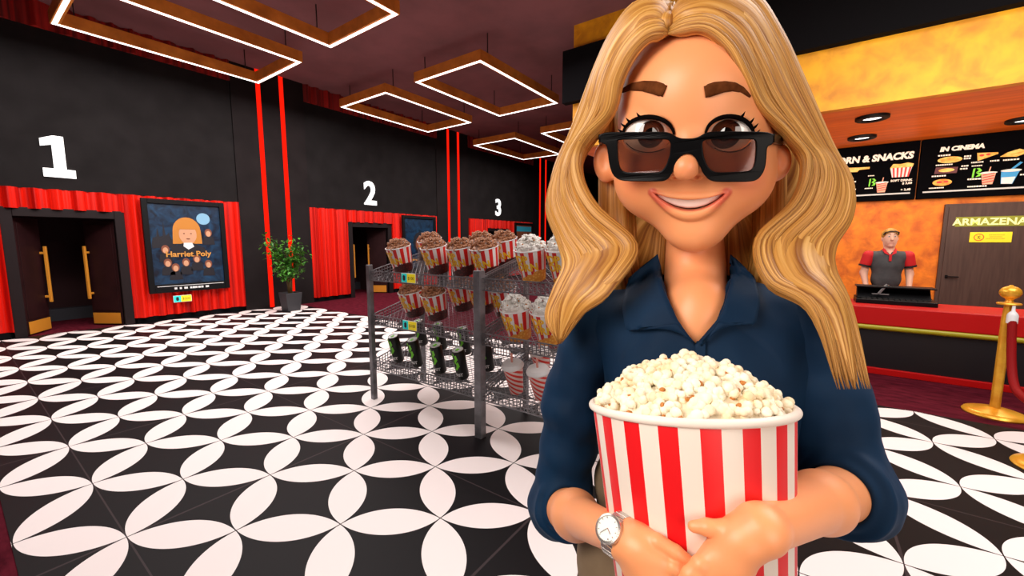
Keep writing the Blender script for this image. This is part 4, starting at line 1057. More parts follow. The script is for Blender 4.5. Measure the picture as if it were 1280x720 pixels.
# --- skin tones per vertex (lips, cheeks, ears, nails are her own colouring)
hvN = len(hv); bvv, bff = merge(parts)
tone = np.tile(np.array([.93,.37,.155]), (len(bvv),1))
def near(pts, V): 
    d = np.full(len(V), 9.)
    for p in pts: d = np.minimum(d, np.linalg.norm(V-p, axis=1))
    return d
def blend(mask, c): 
    global tone
    tone = tone*(1-mask[:,None])+np.array(c)*mask[:,None]
for cx_, cy_ in ((790,222),(938,222)):
    q = onto(base, [(cx_,cy_)])[0]; blend(.55*np.exp(-(near([q], bvv)/.026)**2), (.85,.20,.09))
blend(.45*np.exp(-(near([Hp(857,209,.14)], bvv)/.013)**2), (.85,.22,.10))
for cx_ in (752, 980): blend(.45*np.exp(-(near([Hp(cx_,203,0)], bvv)/.022)**2), (.80,.20,.08))
dl = near(list(lipA)+list((lipA[1:]+lipA[:-1])/2), bvv[:hvN]); dl2 = near(list(lipB)+list((lipB[1:]+lipB[:-1])/2), bvv[:hvN])
m_ = np.zeros(len(bvv)); m_[:hvN] = np.clip((.0060-dl)/.0018, 0, 1); blend(.85*m_, (.80,.17,.09))
m_[:hvN] = np.clip((.0078-dl2)/.002, 0, 1); blend(.95*m_, (.80,.16,.09))
mouth_c = Hp(862,256,.085); mm = np.zeros(len(bvv)); qq = (bvv[:hvN]-CL); 
body = np_obj('body', bvv, bff, tone_mat('warm_skin', .42, .12), woman, tone)
M['skin_w'] = body.data.materials[0]
# --- mouth interior and teeth
tm = MB(); ns, nt = 24, 5
def tp(i, j, dep):
    s_ = j/(nt-1); q = up3[i]*(1-s_)+lo3[i]*s_; return q-HF*dep
cav = MB(); vs_ = []; 
for i in range(24):
    for j in range(nt): vs_.append(tp(i,j,.0085+.004*math.sin(PI*i/23)))
cav.add(vs_, [(i*nt+j,(i+1)*nt+j,(i+1)*nt+j+1,i*nt+j+1) for i in range(23) for j in range(nt-1)])
o = cav.build('mouth_interior', mat('mouth_dark', (.10,.012,.010), .5), woman, smooth=True, recalc=False)
vs_ = []; rows = 6
for i in range(1,23):
    for j in range(rows):
        s_ = -.12+.92*j/(rows-1); q = up3[i]*(1-s_)+lo3[i]*s_
        gap = .0007 if i % 3 == 0 else 0
        vs_.append(q-HF*(.0050+gap+.0006*j-.001*math.sin(PI*i/23)))
tm.add(vs_, [(i*rows+j,(i+1)*rows+j,(i+1)*rows+j+1,i*rows+j+1) for i in range(21) for j in range(rows-1)])
o = tm.build('teeth', mat('teeth_white', (1.0,.96,.88), .2), woman, smooth=True, recalc=False)
so = o.modifiers.new('solid', 'SOLIDIFY'); so.thickness = .002; so.offset = 0
# --- eyes
def eye_mat():
    m = mat('eye', (.9,.88,.85), .04); b = m.node_tree.nodes['Principled BSDF']
    tc = nd(m,'ShaderNodeTexCoord'); sp = nd(m,'ShaderNodeSeparateXYZ'); lk(m, tc.outputs['Object'], sp.inputs[0])
    r_ = math_node(m,'SQRT', math_node(m,'ADD', math_node(m,'MULTIPLY',sp.outputs[0],sp.outputs[0]), math_node(m,'MULTIPLY',sp.outputs[1],sp.outputs[1])))
    rp_ = nd(m,'ShaderNodeValToRGB'); e = rp_.color_ramp.elements; lk(m, math_node(m,'DIVIDE', r_, ER), rp_.inputs[0])
    e[0].position = 0; e[0].color = (.003,.002,.002,1); e[1].position = .215; e[1].color = (.003,.002,.002,1)
    for p_, c_ in ((.245,(.085,.022,.010,1)),(.40,(.040,.010,.006,1)),(.465,(.012,.004,.003,1)),(.495,(.90,.86,.82,1)),(1,(.80,.66,.58,1))):
        x = rp_.color_ramp.elements.new(p_); x.color = c_
    lk(m, rp_.outputs[0], b.inputs['Base Color']); b.inputs['Coat Weight'].default_value = 1; b.inputs['Coat Roughness'].default_value = .02
    return m
EM = eye_mat()
for e, ir in ((EYL,(814,168)),(EYR,(906.5,168))):
    c = Hp(e[0],e[1],EF)
    d = rayl(*ir); d = d/np.linalg.norm(d); oc = CL-c; b_ = oc@d; t_ = -b_-math.sqrt(max(0, b_*b_-(oc@oc-ER*ER))); g = Vector(CL+d*t_-c).normalized()
    mb = MB(); n = 40; prof = [(ER*math.sin(PI*i/n)+1e-5, -ER*math.cos(PI*i/n)) for i in range(n+1)]
    mb.lathe(prof, 48, cap=False); o = mb.build('eyeball', EM, woman, smooth=True)
    o.location = Vector(c); o.rotation_euler = g.to_track_quat('Z','Y').to_euler()
# lashes, brows
lashm = mat('black_lashes', (.003,.002,.002), .9, Specular_IOR_Level=.03); browm = noisy(mat('brown_brows', (.1,.03,.008), .9, Specular_IOR_Level=.1), (.085,.022,.005), (.14,.04,.010), 90)
lidS = Shape(); lidS.ops = list(base.ops)
def arc(e, rx, ry, a0, a1, n=22, k=1.):
    t = np.radians(np.linspace(a0, a1, n)); return np.stack([e[0]+rx*k*np.cos(t), e[1]-ry*k*np.sin(t)], 1)
L_ = MB()
for e, rx, out in (((810.5,169.5),31,-1),((912,169),29,1)):
    A_ = arc(e, rx+1, 23.5, 2 if out < 0 else -8, 188 if out < 0 else 178)
    P_ = onto(lidS, A_, .0015); n = len(P_); t = np.linspace(0,1,n); u_ = t if out < 0 else 1-t
    L_.tube(P_, [max(.0006, .0008+.0022*math.sin(PI*min(1,u*.85+.08))) for u in u_], 8)
    for q in (.60,.72,.84,.94):
        i = int(q*(n-1)) if out < 0 else int((1-q)*(n-1)); p = Vector(P_[i]); dv = Vector(HR)*out*(.5+.8*(q-.5))+Vector(HU)*(.9-.75*(q-.5))+Vector(HF)*.5
        L_.tube([p, p+dv*.0045, p+dv*.0075+Vector(HU)*.001], [.0022,.0014,.0003], 6)
    B_ = onto(lidS, arc(e, rx, 21, 205 if out < 0 else 230, 310 if out < 0 else 335, 14), .0)
    L_.tube(B_, [.0006]*14, 6)
L_.build('eyelashes', lashm, woman, smooth=True)
bw = MB()
for pts in ([(769,123),(778,113.5),(790,108.5),(804,107.5),(818,109.5),(831,114)], [(881,115),(893,111),(905,108.5),(917,108.5),(927,112),(938,121)]):
    pts = np.array(pts); t = np.linspace(0,len(pts)-1,26); P_ = np.stack([np.interp(t, range(len(pts)), pts[:,k]) for k in (0,1)],1)
    q = onto(lidS, P_, .0006); u = t/t.max(); u = u if pts[0][1] > 118 else 1-u
    bw.tube(q, [.0014+.0066*min(1,(x*1.25))**.8*(1 if x < .95 else .85) for x in u], 10, flat=.35, up=tuple(HF))
bw.build('eyebrows', browm, woman, smooth=True)
# --- glasses
gl_f = .138
def crop(pts): return [(740+x/3.273, 90+y/3.273) for x, y in pts]
outer = crop([(28,250),(28,286),(58,296),(64,340),(70,385),(84,422),(108,440),(135,445),(285,445),(308,436),(325,412),(338,378),(356,345),(380,330),(405,330),(425,345),(443,378),(458,412),(478,436),(505,446),(655,446),(680,436),(700,410),(710,375),(714,302),(743,292),(743,250),(600,247),(490,247),(462,254),(440,268),(415,276),(365,276),(342,268),(325,256),(300,248),(200,249)])
holeL = crop([(96,282),(104,274),(200,271),(305,271),(322,280),(326,300),(322,340),(306,385),(288,408),(268,416),(150,418),(122,412),(106,395),(99,360)])
holeR = crop([(447,300),(450,282),(466,272),(560,270),(662,271),(674,278),(678,300),(674,365),(664,398),(642,412),(510,416),(488,408),(468,385),(452,345)])
def flat_mesh(loops, f, thick, name, m, parent, bev=.0012):
    cu = bpy.data.curves.new('g', 'CURVE'); cu.dimensions = '2D'; cu.fill_mode = 'BOTH'; cu.extrude = thick/2; cu.bevel_depth = bev; cu.bevel_resolution = 2
    c0 = Hp(866,190,f); ux = HR; uy = HU
    for lp in loops:
        sp_ = cu.splines.new('POLY'); sp_.points.add(len(lp)-1); sp_.use_cyclic_u = True
        for i, (x, y) in enumerate(lp):
            q = Hp(x,y,f)-c0; sp_.points[i].co = (q@ux, q@uy, 0, 1)
    t = bpy.data.objects.new('g', cu); COL.objects.link(t); dg = bpy.context.evaluated_depsgraph_get()
    me = bpy.data.meshes.new_from_object(t.evaluated_get(dg)); bpy.data.objects.remove(t); me.name = name
    # gentle wrap around the face
    for v in me.vertices:
        x, y, z = v.co; z2 = z-.9*x*x*1.2; p = c0+ux*x+uy*y+HF*z2; v.co = p
    me.materials.clear(); me.materials.append(m); o = bpy.data.objects.new(name, me); COL.objects.link(o); o.parent = parent; return o
def smooth_loop(lp, n=2):
    lp = [np.array(p) for p in lp]
    for _ in range(n):
        q = []
        for i in range(len(lp)): a, b = lp[i], lp[(i+1)%len(lp)]; q += [a*.8+b*.2, a*.2+b*.8]
        lp = q
    return lp
glasses = thing('eyeglasses', 'thick black square glasses with smoky lenses worn low on the nose', 'glasses', WLOC, WROT)
flat_mesh([smooth_loop(outer), smooth_loop(holeL), smooth_loop(holeR)], gl_f, .005, 'frame', mat('glossy_black_frame', (.002,.002,.0025), .35, Specular_IOR_Level=.12), glasses)
lm = bpy.data.materials.new('smoky_lens'); lm.use_nodes = True; nt_ = lm.node_tree; bs = nt_.nodes['Principled BSDF']; nt_.nodes.remove(bs)
tr = nd(lm,'ShaderNodeBsdfTransparent'); tr.inputs[0].default_value = (.60,.47,.40,1); gs = nd(lm,'ShaderNodeBsdfGlossy'); gs.inputs['Roughness'].default_value = .05; gs.inputs[0].default_value = (.8,.8,.85,1)
df = nd(lm,'ShaderNodeBsdfDiffuse'); df.inputs[0].default_value = (.17,.125,.12,1)
mx1 = nd(lm,'ShaderNodeMixShader'); mx1.inputs[0].default_value = .07; lk(lm, tr.outputs[0], mx1.inputs[1]); lk(lm, df.outputs[0], mx1.inputs[2])
mx2 = nd(lm,'ShaderNodeMixShader'); mx2.inputs[0].default_value = .04; lk(lm, mx1.outputs[0], mx2.inputs[1]); lk(lm, gs.outputs[0], mx2.inputs[2]); lk(lm, mx2.outputs[0], nt_.nodes['Material Output'].inputs[0])
flat_mesh([smooth_loop(holeL)], gl_f, .001, 'lens', lm, glasses, 0); flat_mesh([smooth_loop(holeR)], gl_f, .001, 'lens', lm, glasses, 0)
for px_, ex_, n_ in ((750,748,0),(966,984,1)):
    a = MB(); p = Hp(px_,173,gl_f-.014); q = Hp(ex_+(4 if n_ == 0 else -4),178,.0); a.bar(p, q, .004, .010); a.build('temple', mat('glossy_black_frame', (.002,.002,.0025), .35, Specular_IOR_Level=.12), glasses)

# --- shirt
navy = noisy(mat('navy_cotton', (.001,.014,.045), .7, Specular_IOR_Level=.2), (.0008,.015,.044), (.0016,.026,.072), 5, bump=.0)
nb = navy.node_tree.nodes['Principled BSDF']; nb.inputs['Sheen Weight'].default_value = .06; nb.inputs['Sheen Tint'].default_value = (.2,.5,.9,1)
_v = coords(navy, (1,1,.35)); _n = nd(navy,'ShaderNodeTexNoise'); _n.inputs['Scale'].default_value = 9; _n.inputs['Detail'].default_value = 2; lk(navy,_v,_n.inputs['Vector'])
_b = nd(navy,'ShaderNodeBump'); _b.inputs['Strength'].default_value = .7; _b.inputs['Distance'].default_value = .04; lk(navy,_n.outputs[0],_b.inputs['Height']); lk(navy,_b.outputs[0],nb.inputs['Normal'])
T = Shape()
T.u(p_cone(Wp(760,400,-.015), Wp(982,400,-.015), .052, .052), .02)
T.u(p_cone(Wp(866,360,-.02), Wp(866,400,-.015), .060, .085), .05)
T.u(p_ell(Wp(870,455,.0), (.150,.085,.12)), .05)
T.u(p_ell(Wp(870,535,-.0), (.138,.082,.12)), .05)
for cx_ in (822, 920): T.u(p_ell(Wp(cx_,478,.048), (.050,.038,.050)), .05)
T.cut(p_cone(Wp(868,300,-.03), Wp(869,372,-.010), .056, .056), .01)
def vneck(P):
    A_ = np.stack([rayl(640,360), rayl(641,360)-rayl(640,360), rayl(640,361)-rayl(640,360)], 1); q = (P-CL)@np.linalg.inv(A_).T
    x = 640+q[..., 1]/q[..., 0]; y = 360+q[..., 2]/q[..., 0]
    hw = np.interp(y, [300,345,400,430], [46,44,26,0]); d = np.maximum((np.abs(x-870)-hw)*.0010, (y-430)*.0010)
    return np.maximum(d, P[..., 1]+.0)
T.cut(Prim(vneck, Wp(800,320,0)-np.array([.02,.16,.14]), Wp(930,320,0)+np.array([.02,.02,.03])), .004)
def cuff(el, wr, off, r, w_, rt):
    ax = wr-el; ax = ax/np.linalg.norm(ax); c = el+ax*off
    def fn(P):
        q = P-c; z = q@ax; d = np.linalg.norm(q-np.multiply.outer(z, ax), axis=-1)
        return np.sqrt(np.maximum(np.abs(z)-w_, 0)**2+(d-r)**2)-rt
    m = r+w_+rt; return Prim(fn, c-m, c+m)
SL = Shape()
SL.u(p_cone(Wp(744,408,-.01), Wp(718,500,-.01), .054, .052), .03); SL.u(p_cone(Wp(718,500,-.01), elL, .052, .052), .03)
SL.u(p_cone(elL, elL+(wrL-elL)*.10, .051, .047), .02)
SL.u(cuff(elL, wrL, .030, .045, .022, .0075), .006)
SL.cut(p_cone(elL+(wrL-elL)*.22, wrL, .037, .037), .004)
SR = Shape()
SR.u(p_cone(Wp(998,408,-.01), Wp(1030,500,-.01), .054, .050), .03); SR.u(p_cone(Wp(1030,500,-.01), elR, .050, .056), .03)
SR.u(p_cone(elR, elR+(wrR-elR)*.08, .055, .052), .02)
SR.u(cuff(elR, wrR, .024, .050, .022, .0075), .006)
SR.cut(p_cone(elR+(wrR-elR)*.25, wrR, .043, .043), .004)
T2 = Shape(); T2.ops = T.ops
tv, tf = T.mesh(.003); tv = relax(tv, tf, 1, .4)
# pull the torso cloth into soft folds
def wrinkle(V, amp, sc_v, seed):
    out = V.copy(); c = V.mean(0)
    for i in range(len(V)):
        p = Vector(V[i]*sc_v)+Vector((seed,0,0)); n_ = noise.noise(p); d = V[i]-c; d[2] *= .2; d = d/(np.linalg.norm(d)+1e-6); out[i] += d*amp*n_
    return out
tv = wrinkle(tv, .009, np.array([14,14,8.]), 3.3)
np_obj('shirt', tv, tf, navy, woman)
for S_, nm, sd in ((SL,'sleeve',1.), (SR,'sleeve',7.)):
    v_, f_ = S_.mesh(.0022); v_ = relax(v_, f_, 1, .35)
    ax = None
    v_ = wrinkle(v_, .0075, np.array([14,14,24.]), sd); np_obj(nm, v_, f_, navy, woman)
# collar flaps: patches laid over neck and shirt
CN = Shape(); CN.ops = T.ops+[('u', o_[1], o_[2]) for o_ in neck.ops[-4:]]
def patch(rows, off, thick, name, m, n=10, sh=CN, parent=woman):
    """rows: two pixel polylines; bilinear between them, laid on the surface"""
    def rs(pl_, n_): pl_ = np.array(pl_, float); t = np.linspace(0,len(pl_)-1,n_); return np.stack([np.interp(t, range(len(pl_)), pl_[:,k]) for k in (0,1)],1)
    a, b = rs(rows[0], 2*n), rs(rows[1], 2*n); G = []
    for j in range(n): s_ = j/(n-1); G.append(onto(sh, a*(1-s_)+b*s_, off if not callable(off) else off(s_)))
    G = np.array(G); vs_ = G.reshape(-1,3); w_ = 2*n
    fs_ = [(j*w_+i, j*w_+i+1, (j+1)*w_+i+1, (j+1)*w_+i) for j in range(n-1) for i in range(w_-1)]
    mb = MB().add(vs_, fs_); o = mb.build(name, m, parent, smooth=True, recalc=True)
    so = o.modifiers.new('solid','SOLIDIFY'); so.thickness = thick; so.offset = 0; return o
off = lambda s_: .006+.006*s_
patch([[(822,318),(829,360),(846,398),(866,428)],[(786,348),(778,385),(783,414),(846,404)]], off, .004, 'collar', navy)
patch([[(913,318),(914,352),(903,390),(876,432)],[(942,345),(950,378),(944,406),(899,403)]], off, .004, 'collar', navy)
patch([[(869,428),(869,460),(869,500)],[(882,424),(882,460),(882,500)]], .005, .003, 'button_placket', navy, sh=T)
# --- trousers, shoes
khaki = noisy(mat('khaki_cotton', (.26,.18,.10), .8), (.20,.135,.075), (.31,.22,.13), 7)
P_ = Shape(); hz = 1.13
P_.u(p_ell((0,.02,1.17),(.148,.095,.10)), .03); P_.u(p_ell((0,.03,1.04),(.165,.105,.12)), .05)
for s_ in (-1,1): P_.u(p_cone((s_*.085,.02,1.0), (s_*.09,.01,.55), .088, .062), .04); P_.u(p_cone((s_*.09,.01,.55), (s_*.095,.03,.09), .06, .042), .03)
v_, f_ = P_.mesh(.006); np_obj('trousers', relax(v_,f_,1), f_, khaki, woman)
for s_ in (-1,1):
    Q = Shape(); Q.u(p_ell((s_*.098,.0,.035),(.045,.06,.035)), .02); Q.u(p_ell((s_*.105,-.08,.030),(.045,.075,.030)), .03); Q.cut(p_ell((s_*.1,-.03,-.5),(.5,.5,.5)), .002)
    Q.u(p_cone((s_*.097,.02,.05),(s_*.096,.03,.13),.040,.036), .02)
    v_, f_ = Q.mesh(.005); np_obj('shoe', v_, f_, mat('white_sneaker', (.7,.7,.7), .5), woman)

# --- hair
def cr(pts, n):                                          # Catmull-Rom through pixel+depth points
    P = [np.array(p, float) for p in pts]; P = [2*P[0]-P[1]]+P+[2*P[-1]-P[-2]]; out = []; m_ = len(P)-3
    for k in range(n):
        u = k/(n-1)*m_; i = min(int(u), m_-1); t = u-i; a, b, c, d = P[i:i+4]
        out.append(.5*((2*b)+(c-a)*t+(2*a-5*b+4*c-d)*t*t+(3*b-a-3*c+d)*t**3))
    return np.array(out)
OLc = [(835,24,.055),(800,6,.040),(772,36,.030),(748,84,.020),(722,150,.010),(698,215,.006),(686,262,.006),(700,304,.012),(705,335,.030),(692,366,.045),(681,400,.055),(697,430,.060)]
ILc = [(835,43,.098),(812,45,.100),(790,66,.094),(773,100,.082),(763,140,.070),(731,178,.048),(724,215,.038),(744,258,.040),(792,305,.046),(775,345,.072),(742,376,.078),(702,430,.062)]
ORc = [(835,24,.055),(880,-14,.050),(935,-8,.038),(972,42,.028),(1002,105,.018),(1036,185,.010),(1060,240,.006),(1060,276,.010),(1043,310,.020),(1043,342,.030),(1064,390,.042),(1093,486,.055)]
IRc = [(835,43,.098),(878,36,.102),(909,58,.096),(929,94,.082),(949,134,.066),(984,168,.048),(1006,200,.038),(992,250,.036),(945,300,.044),(958,352,.070),(1012,388,.080),(1045,487,.066)]
def lock_mesh(mb, uvs, O, I, t, wdt, thick, push, n=64, seg=20, taper=True, shrink=0., rnd=None, lift=0.):
    """one hair lock: centre line between inner and outer guide, elliptical section with fine ridges"""
    C = O*(1-t)+I*t; wv = (I-O)
    C = C.copy(); C[:,2] += .115*np.clip((C[:,1]-190)/265, 0, 1.2)
    cen = np.array([Hp(c[0], c[1], c[2]+push*math.sin(PI*min(1, k/(n-1)*1.15))+lift) for k, c in enumerate(C)])
    sd = np.array([Hp(c[0]+w_[0]*.5, c[1]+w_[1]*.5, c[2]+w_[2]*.5)-Hp(c[0]-w_[0]*.5, c[1]-w_[1]*.5, c[2]-w_[2]*.5) for c, w_ in zip(C, wv)])
    base_i = len(mb.v); ph = (rnd or random).uniform(0,6)
    for k in range(n):
        u = k/(n-1); tg = cen[min(k+1,n-1)]-cen[max(k-1,0)]; tg /= np.linalg.norm(tg)+1e-9
        s_ = sd[k]-tg*(sd[k]@tg); L = np.linalg.norm(s_); s_ = s_/(L+1e-9); nn = np.cross(s_, tg)
        if nn@HF < 0: nn = -nn
        e = 1.0
        if taper: e = min(1, (u/.05+.25))*min(1, ((1-u)/.16)**.7+.02)
        a = max(L*wdt*.5, .002)*e; b = thick*e
        for q in range(seg):
            th = 2*PI*q/seg; rg = 1+.045*math.sin(7*th+ph)+.03*math.sin(13*th+ph*2)
            mb.v.append(tuple(cen[k]+s_*a*math.cos(th)*rg+nn*b*math.sin(th)*rg)); uvs.append((q/seg+ph, u))
    for k in range(n-1):
        for q in range(seg): mb.f.append((base_i+k*seg+q, base_i+k*seg+(q+1)%seg, base_i+(k+1)*seg+(q+1)%seg, base_i+(k+1)*seg+q)); mb.m.append(0)
    mb.f.append(tuple(base_i+q for q in range(seg-1,-1,-1))); mb.m.append(0); mb.f.append(tuple(base_i+(n-1)*seg+q for q in range(seg))); mb.m.append(0)
hb = MB(); huv = []; rh = random.Random(21)
for O_, I_ in ((OLc, ILc), (ORc, IRc)):
    O = cr(O_, 64); I = cr(I_, 64)
    lock_mesh(hb, huv, O, I, .5, .93, .020, .0, rnd=rh)
    for t in np.linspace(.10,.90,7):
        lock_mesh(hb, huv, O, I, t+rh.uniform(-.03,.03), .26, .0115, .010+rh.uniform(0,.012), rnd=rh)
    for i in range(34):
        t = rh.uniform(.05,.96); lock_mesh(hb, huv, O, I, t, rh.uniform(.04,.10), rh.uniform(.004,.007), .018+rh.uniform(-.004,.008), rnd=rh, seg=10, lift=rh.uniform(0,.004))
# cap over the skull and the fall behind the neck
def guide3(P3, Q3, n=64): return cr(P3, n), cr(Q3, n)
back = []
for side in (-1, 1):
    for i in range(4, 15):
        q = i/14
        # roots along a line running back from the parting, over the side of the head, down behind the shoulder
        x0 = 835-8*q if side < 0 else 835+10*q
        dep = .070-.19*q
        xo = 866+side*(112-16*q); 
        O = [(x0,22+4*q,dep),(866+side*(60-20*q),4+4*q,dep-.004),(866+side*(104-30*q),70,dep-.028*(1-q)),(866+side*(118-35*q),150,dep-.045*(1-q)),(866+side*(122-38*q),230,dep-.05*(1-q)),(866+side*(118-34*q),310,dep*.5-.05),(866+side*(104-34*q),390,-.075-.04*q),(866+side*(108-40*q),450,-.08-.03*q)]
        I = [(a-side*24, b+(16 if k < 2 else 0), c) for k, (a,b,c) in enumerate(O)]
        O = cr(O, 48); I = cr(I, 48)
        lock_mesh(hb, huv, O, I, .5, 1.5, .014, .0, n=48, seg=14, rnd=rh)
Q = Shape(); Q.u(hell(866,138,-.035, 104,123,.120), .01); Q.u(p_ell(Wp(868,300,-.085), (.115,.040,.17)), .06)
Q.u(hell(834,33,.062, 15,17,.032), .02); Q.u(hell(868,235,-.075, 122,105,.050), .05); Q.cut(hell(866,190,.09, 84,130,.10), .02); Q.cut(p_cone(Wp(868,300,.0), Wp(868,420,.0), .07, .07), .02)
cv, cf = Q.mesh(.004)
o_ = len(hb.v); hb.v += [tuple(p) for p in cv]; hb.f += [tuple(int(i)+o_ for i in f_) for f_ in cf]; hb.m += [0]*len(cf); huv += [(math.atan2(p[0], p[1])*1.2, p[2]) for p in cv]
hair = hb.build('hair', None, woman, smooth=True, recalc=False) if False else None
me = bpy.data.meshes.new('hair'); me.from_pydata(hb.v, [], hb.f)
ul = me.uv_layers.new(name='strand'); lv = np.zeros(len(me.loops), np.int32); me.loops.foreach_get('vertex_index', lv); ul.data.foreach_set('uv', np.array(huv, np.float32)[lv].ravel())
shade(me, True)
hm = mat('honey_blond_hair', (.6,.35,.1), .42); hbs = hm.node_tree.nodes['Principled BSDF']
_uv = nd(hm,'ShaderNodeUVMap'); _uv.uv_map = 'strand'; _mp = nd(hm,'ShaderNodeMapping'); _mp.inputs['Scale'].default_value = (9,1.1,1); lk(hm,_uv.outputs[0],_mp.inputs[0])
_n1 = nd(hm,'ShaderNodeTexNoise'); _n1.inputs['Scale'].default_value = 3; _n1.inputs['Detail'].default_value = 6; lk(hm,_mp.outputs[0],_n1.inputs['Vector'])
_rp = nd(hm,'ShaderNodeValToRGB'); e = _rp.color_ramp.elements; e[0].position = .33; e[0].color = (.25,.08,.010,1); e[1].position = .66; e[1].color = (.80,.46,.14,1); x = e.new(.5); x.color = (.56,.26,.05,1)
lk(hm,_n1.outputs[0],_rp.inputs[0]); lk(hm,_rp.outputs[0],hbs.inputs['Base Color'])
_bp = nd(hm,'ShaderNodeBump'); _bp.inputs['Strength'].default_value = .55; _bp.inputs['Distance'].default_value = .004; lk(hm,_n1.outputs[0],_bp.inputs['Height']); lk(hm,_bp.outputs[0],hbs.inputs['Normal'])
me.materials.append(hm); hair = bpy.data.objects.new('hair', me); COL.objects.link(hair); hair.parent = woman

# --- wrist watch
watch = thing('wristwatch', 'silver wristwatch with a pale dial on the woman\'s wrist at the left of the bucket', 'watch', WLOC, WROT)
steel = mat('steel', (.62,.58,.54), .25, .8)
wax = (bf(806,690,.013)-md*0-wrL) ; wax = wax/np.linalg.norm(wax); wc = wrL-wax*.004
tocam = (CL-wc); tocam = tocam-wax*(tocam@wax); tocam /= np.linalg.norm(tocam); tocam = tocam*.94+np.cross(wax, tocam)*.0; tocam /= np.linalg.norm(tocam); wz = np.cross(wax, tocam)
a = MB(); nbk = 26; rb = .0195
for k in range(nbk):
    th = 2*PI*(k+.5)/nbk; c = wc+(tocam*math.cos(th)+wz*math.sin(th))*rb; n_ = tocam*math.cos(th)+wz*math.sin(th); tt = -tocam*math.sin(th)+wz*math.cos(th)
    hw = .0062 if abs(math.sin(th/2)) > .35 else .0075
    vs_ = [c+wax*sx*hw+tt*sy*.0021+n_*sz*.0012 for sz in (-1,1) for sx, sy in ((-1,-1),(1,-1),(1,1),(-1,1))]
    a.add(vs_, [(0,3,2,1),(4,5,6,7),(0,1,5,4),(1,2,6,5),(2,3,7,6),(3,0,4,7)])
bevel(a.build('band', steel, watch), .0005)
Rw = Matrix((Vector(wax), Vector(wz), Vector(tocam))).transposed()
cc = wc+tocam*(rb+.0005)
MB().lathe([(.0001,-.002),(.0128,-.002),(.0138,.0005),(.0130,.0035),(.0112,.0042),(.0108,.003),(.0001,.003)], 40, c=tuple(cc), R=Rw).build('case', steel, watch, smooth=SM)
MB().lathe([(.0001,.0030),(.0107,.0030),(.0107,.0034),(.0001,.0034)], 32, c=tuple(cc), R=Rw).build('dial', mat('pearl_dial', (.80,.84,.78), .3), watch)
a = MB(); 
for an_, L_ in ((.6,.0060),(2.2,.0085)):
    d_ = wax*math.cos(an_)+wz*math.sin(an_); a.bar(cc+tocam*.0038, cc+tocam*.0038+d_*L_, .0008, .0003)
for k in range(12):
    d_ = wax*math.cos(k*PI/6)+wz*math.sin(k*PI/6); a.bar(cc+tocam*.0037+d_*.0086, cc+tocam*.0037+d_*.0100, .0008, .0003)
a.build('hands_and_marks', steel, watch)

# --- the big bucket and its popcorn
def stripe_mat():
    m = mat('wide_striped_card', (.9,.85,.78), .45); b = m.node_tree.nodes['Principled BSDF']
    tc = nd(m,'ShaderNodeTexCoord'); sp = nd(m,'ShaderNodeSeparateXYZ'); lk(m, tc.outputs['Object'], sp.inputs[0])
    an = math_node(m,'ARCTAN2', sp.outputs[0], math_node(m,'MULTIPLY', sp.outputs[1], -1.0))     # 0 = towards the camera
    fr = math_node(m,'FRACT', math_node(m,'ADD', math_node(m,'MULTIPLY', an, 18/(2*PI)), .725))
    m1 = nd(m,'ShaderNodeMix',data_type='RGBA'); lk(m, math_node(m,'LESS_THAN', fr, .49), m1.inputs[0]); m1.inputs[6].default_value = (.86,.76,.66,1); m1.inputs[7].default_value = (.80,.006,.010,1)
    lk(m, m1.outputs[2], b.inputs['Base Color']); return m
# the bucket is pressed to her body: bucket frame = her frame tilted back
pb_ = thing('popcorn_bucket', 'large red and white striped bucket heaped with popcorn, held by the woman', 'popcorn', (0,0,0))
pb_.matrix_world = Matrix.Translation(WLOC) @ Matrix.Rotation(WROT,4,'Z') @ Matrix.Translation(Vector(BBOT)) @ Matrix((Vector(BX), Vector(BY), Vector(BAX))).transposed().to_4x4()
MB().lathe([(.0005,0),(BRB-.002,0),(BRB,.003),(BRT,BHH),(BRT-.002,BHH),(BRT-.005,BHH-.012),(.0005,BHH-.02)], 120, cap=False).build('cup', stripe_mat(), pb_, smooth=SM)
n = 96; r_ = MB(); r_.tube([(BRT*math.cos(2*PI*i/n),BRT*math.sin(2*PI*i/n),BHH) for i in range(n+1)], .0044, 14); r_.build('rim', mat('cream_rolled_rim', (.88,.78,.68), .45), pb_, smooth=True)
rk = random.Random(31); k_ = MB(); k_.lathe([(BRT*.95*math.cos(q_),BHH-.012+.045*math.sin(q_)) for q_ in [PI/2*j/9 for j in range(9)]]+[(.001,BHH+.033)], 40, cap=False)
N_ = 360
for i in range(N_):
    rr = BRT*.915*math.sqrt((i+.5)/N_); a_ = i*2.39996+rk.uniform(-.2,.2)
    q = rr/BRT; z = BHH-.004+.052*(1-q**1.9)*(1 if rk.random() < .85 else 1.10)+rk.uniform(-.003,.002)
    kernel(k_, (rr*math.cos(a_),rr*math.sin(a_),z), rk.uniform(.0082,.0108), rk, dent=(i % 3 != 0))
heap = k_.build('popcorn_heap', [M['pop_white'], M['pop_hull']], pb_, smooth=True, recalc=False); heap['kind'] = 'stuff'

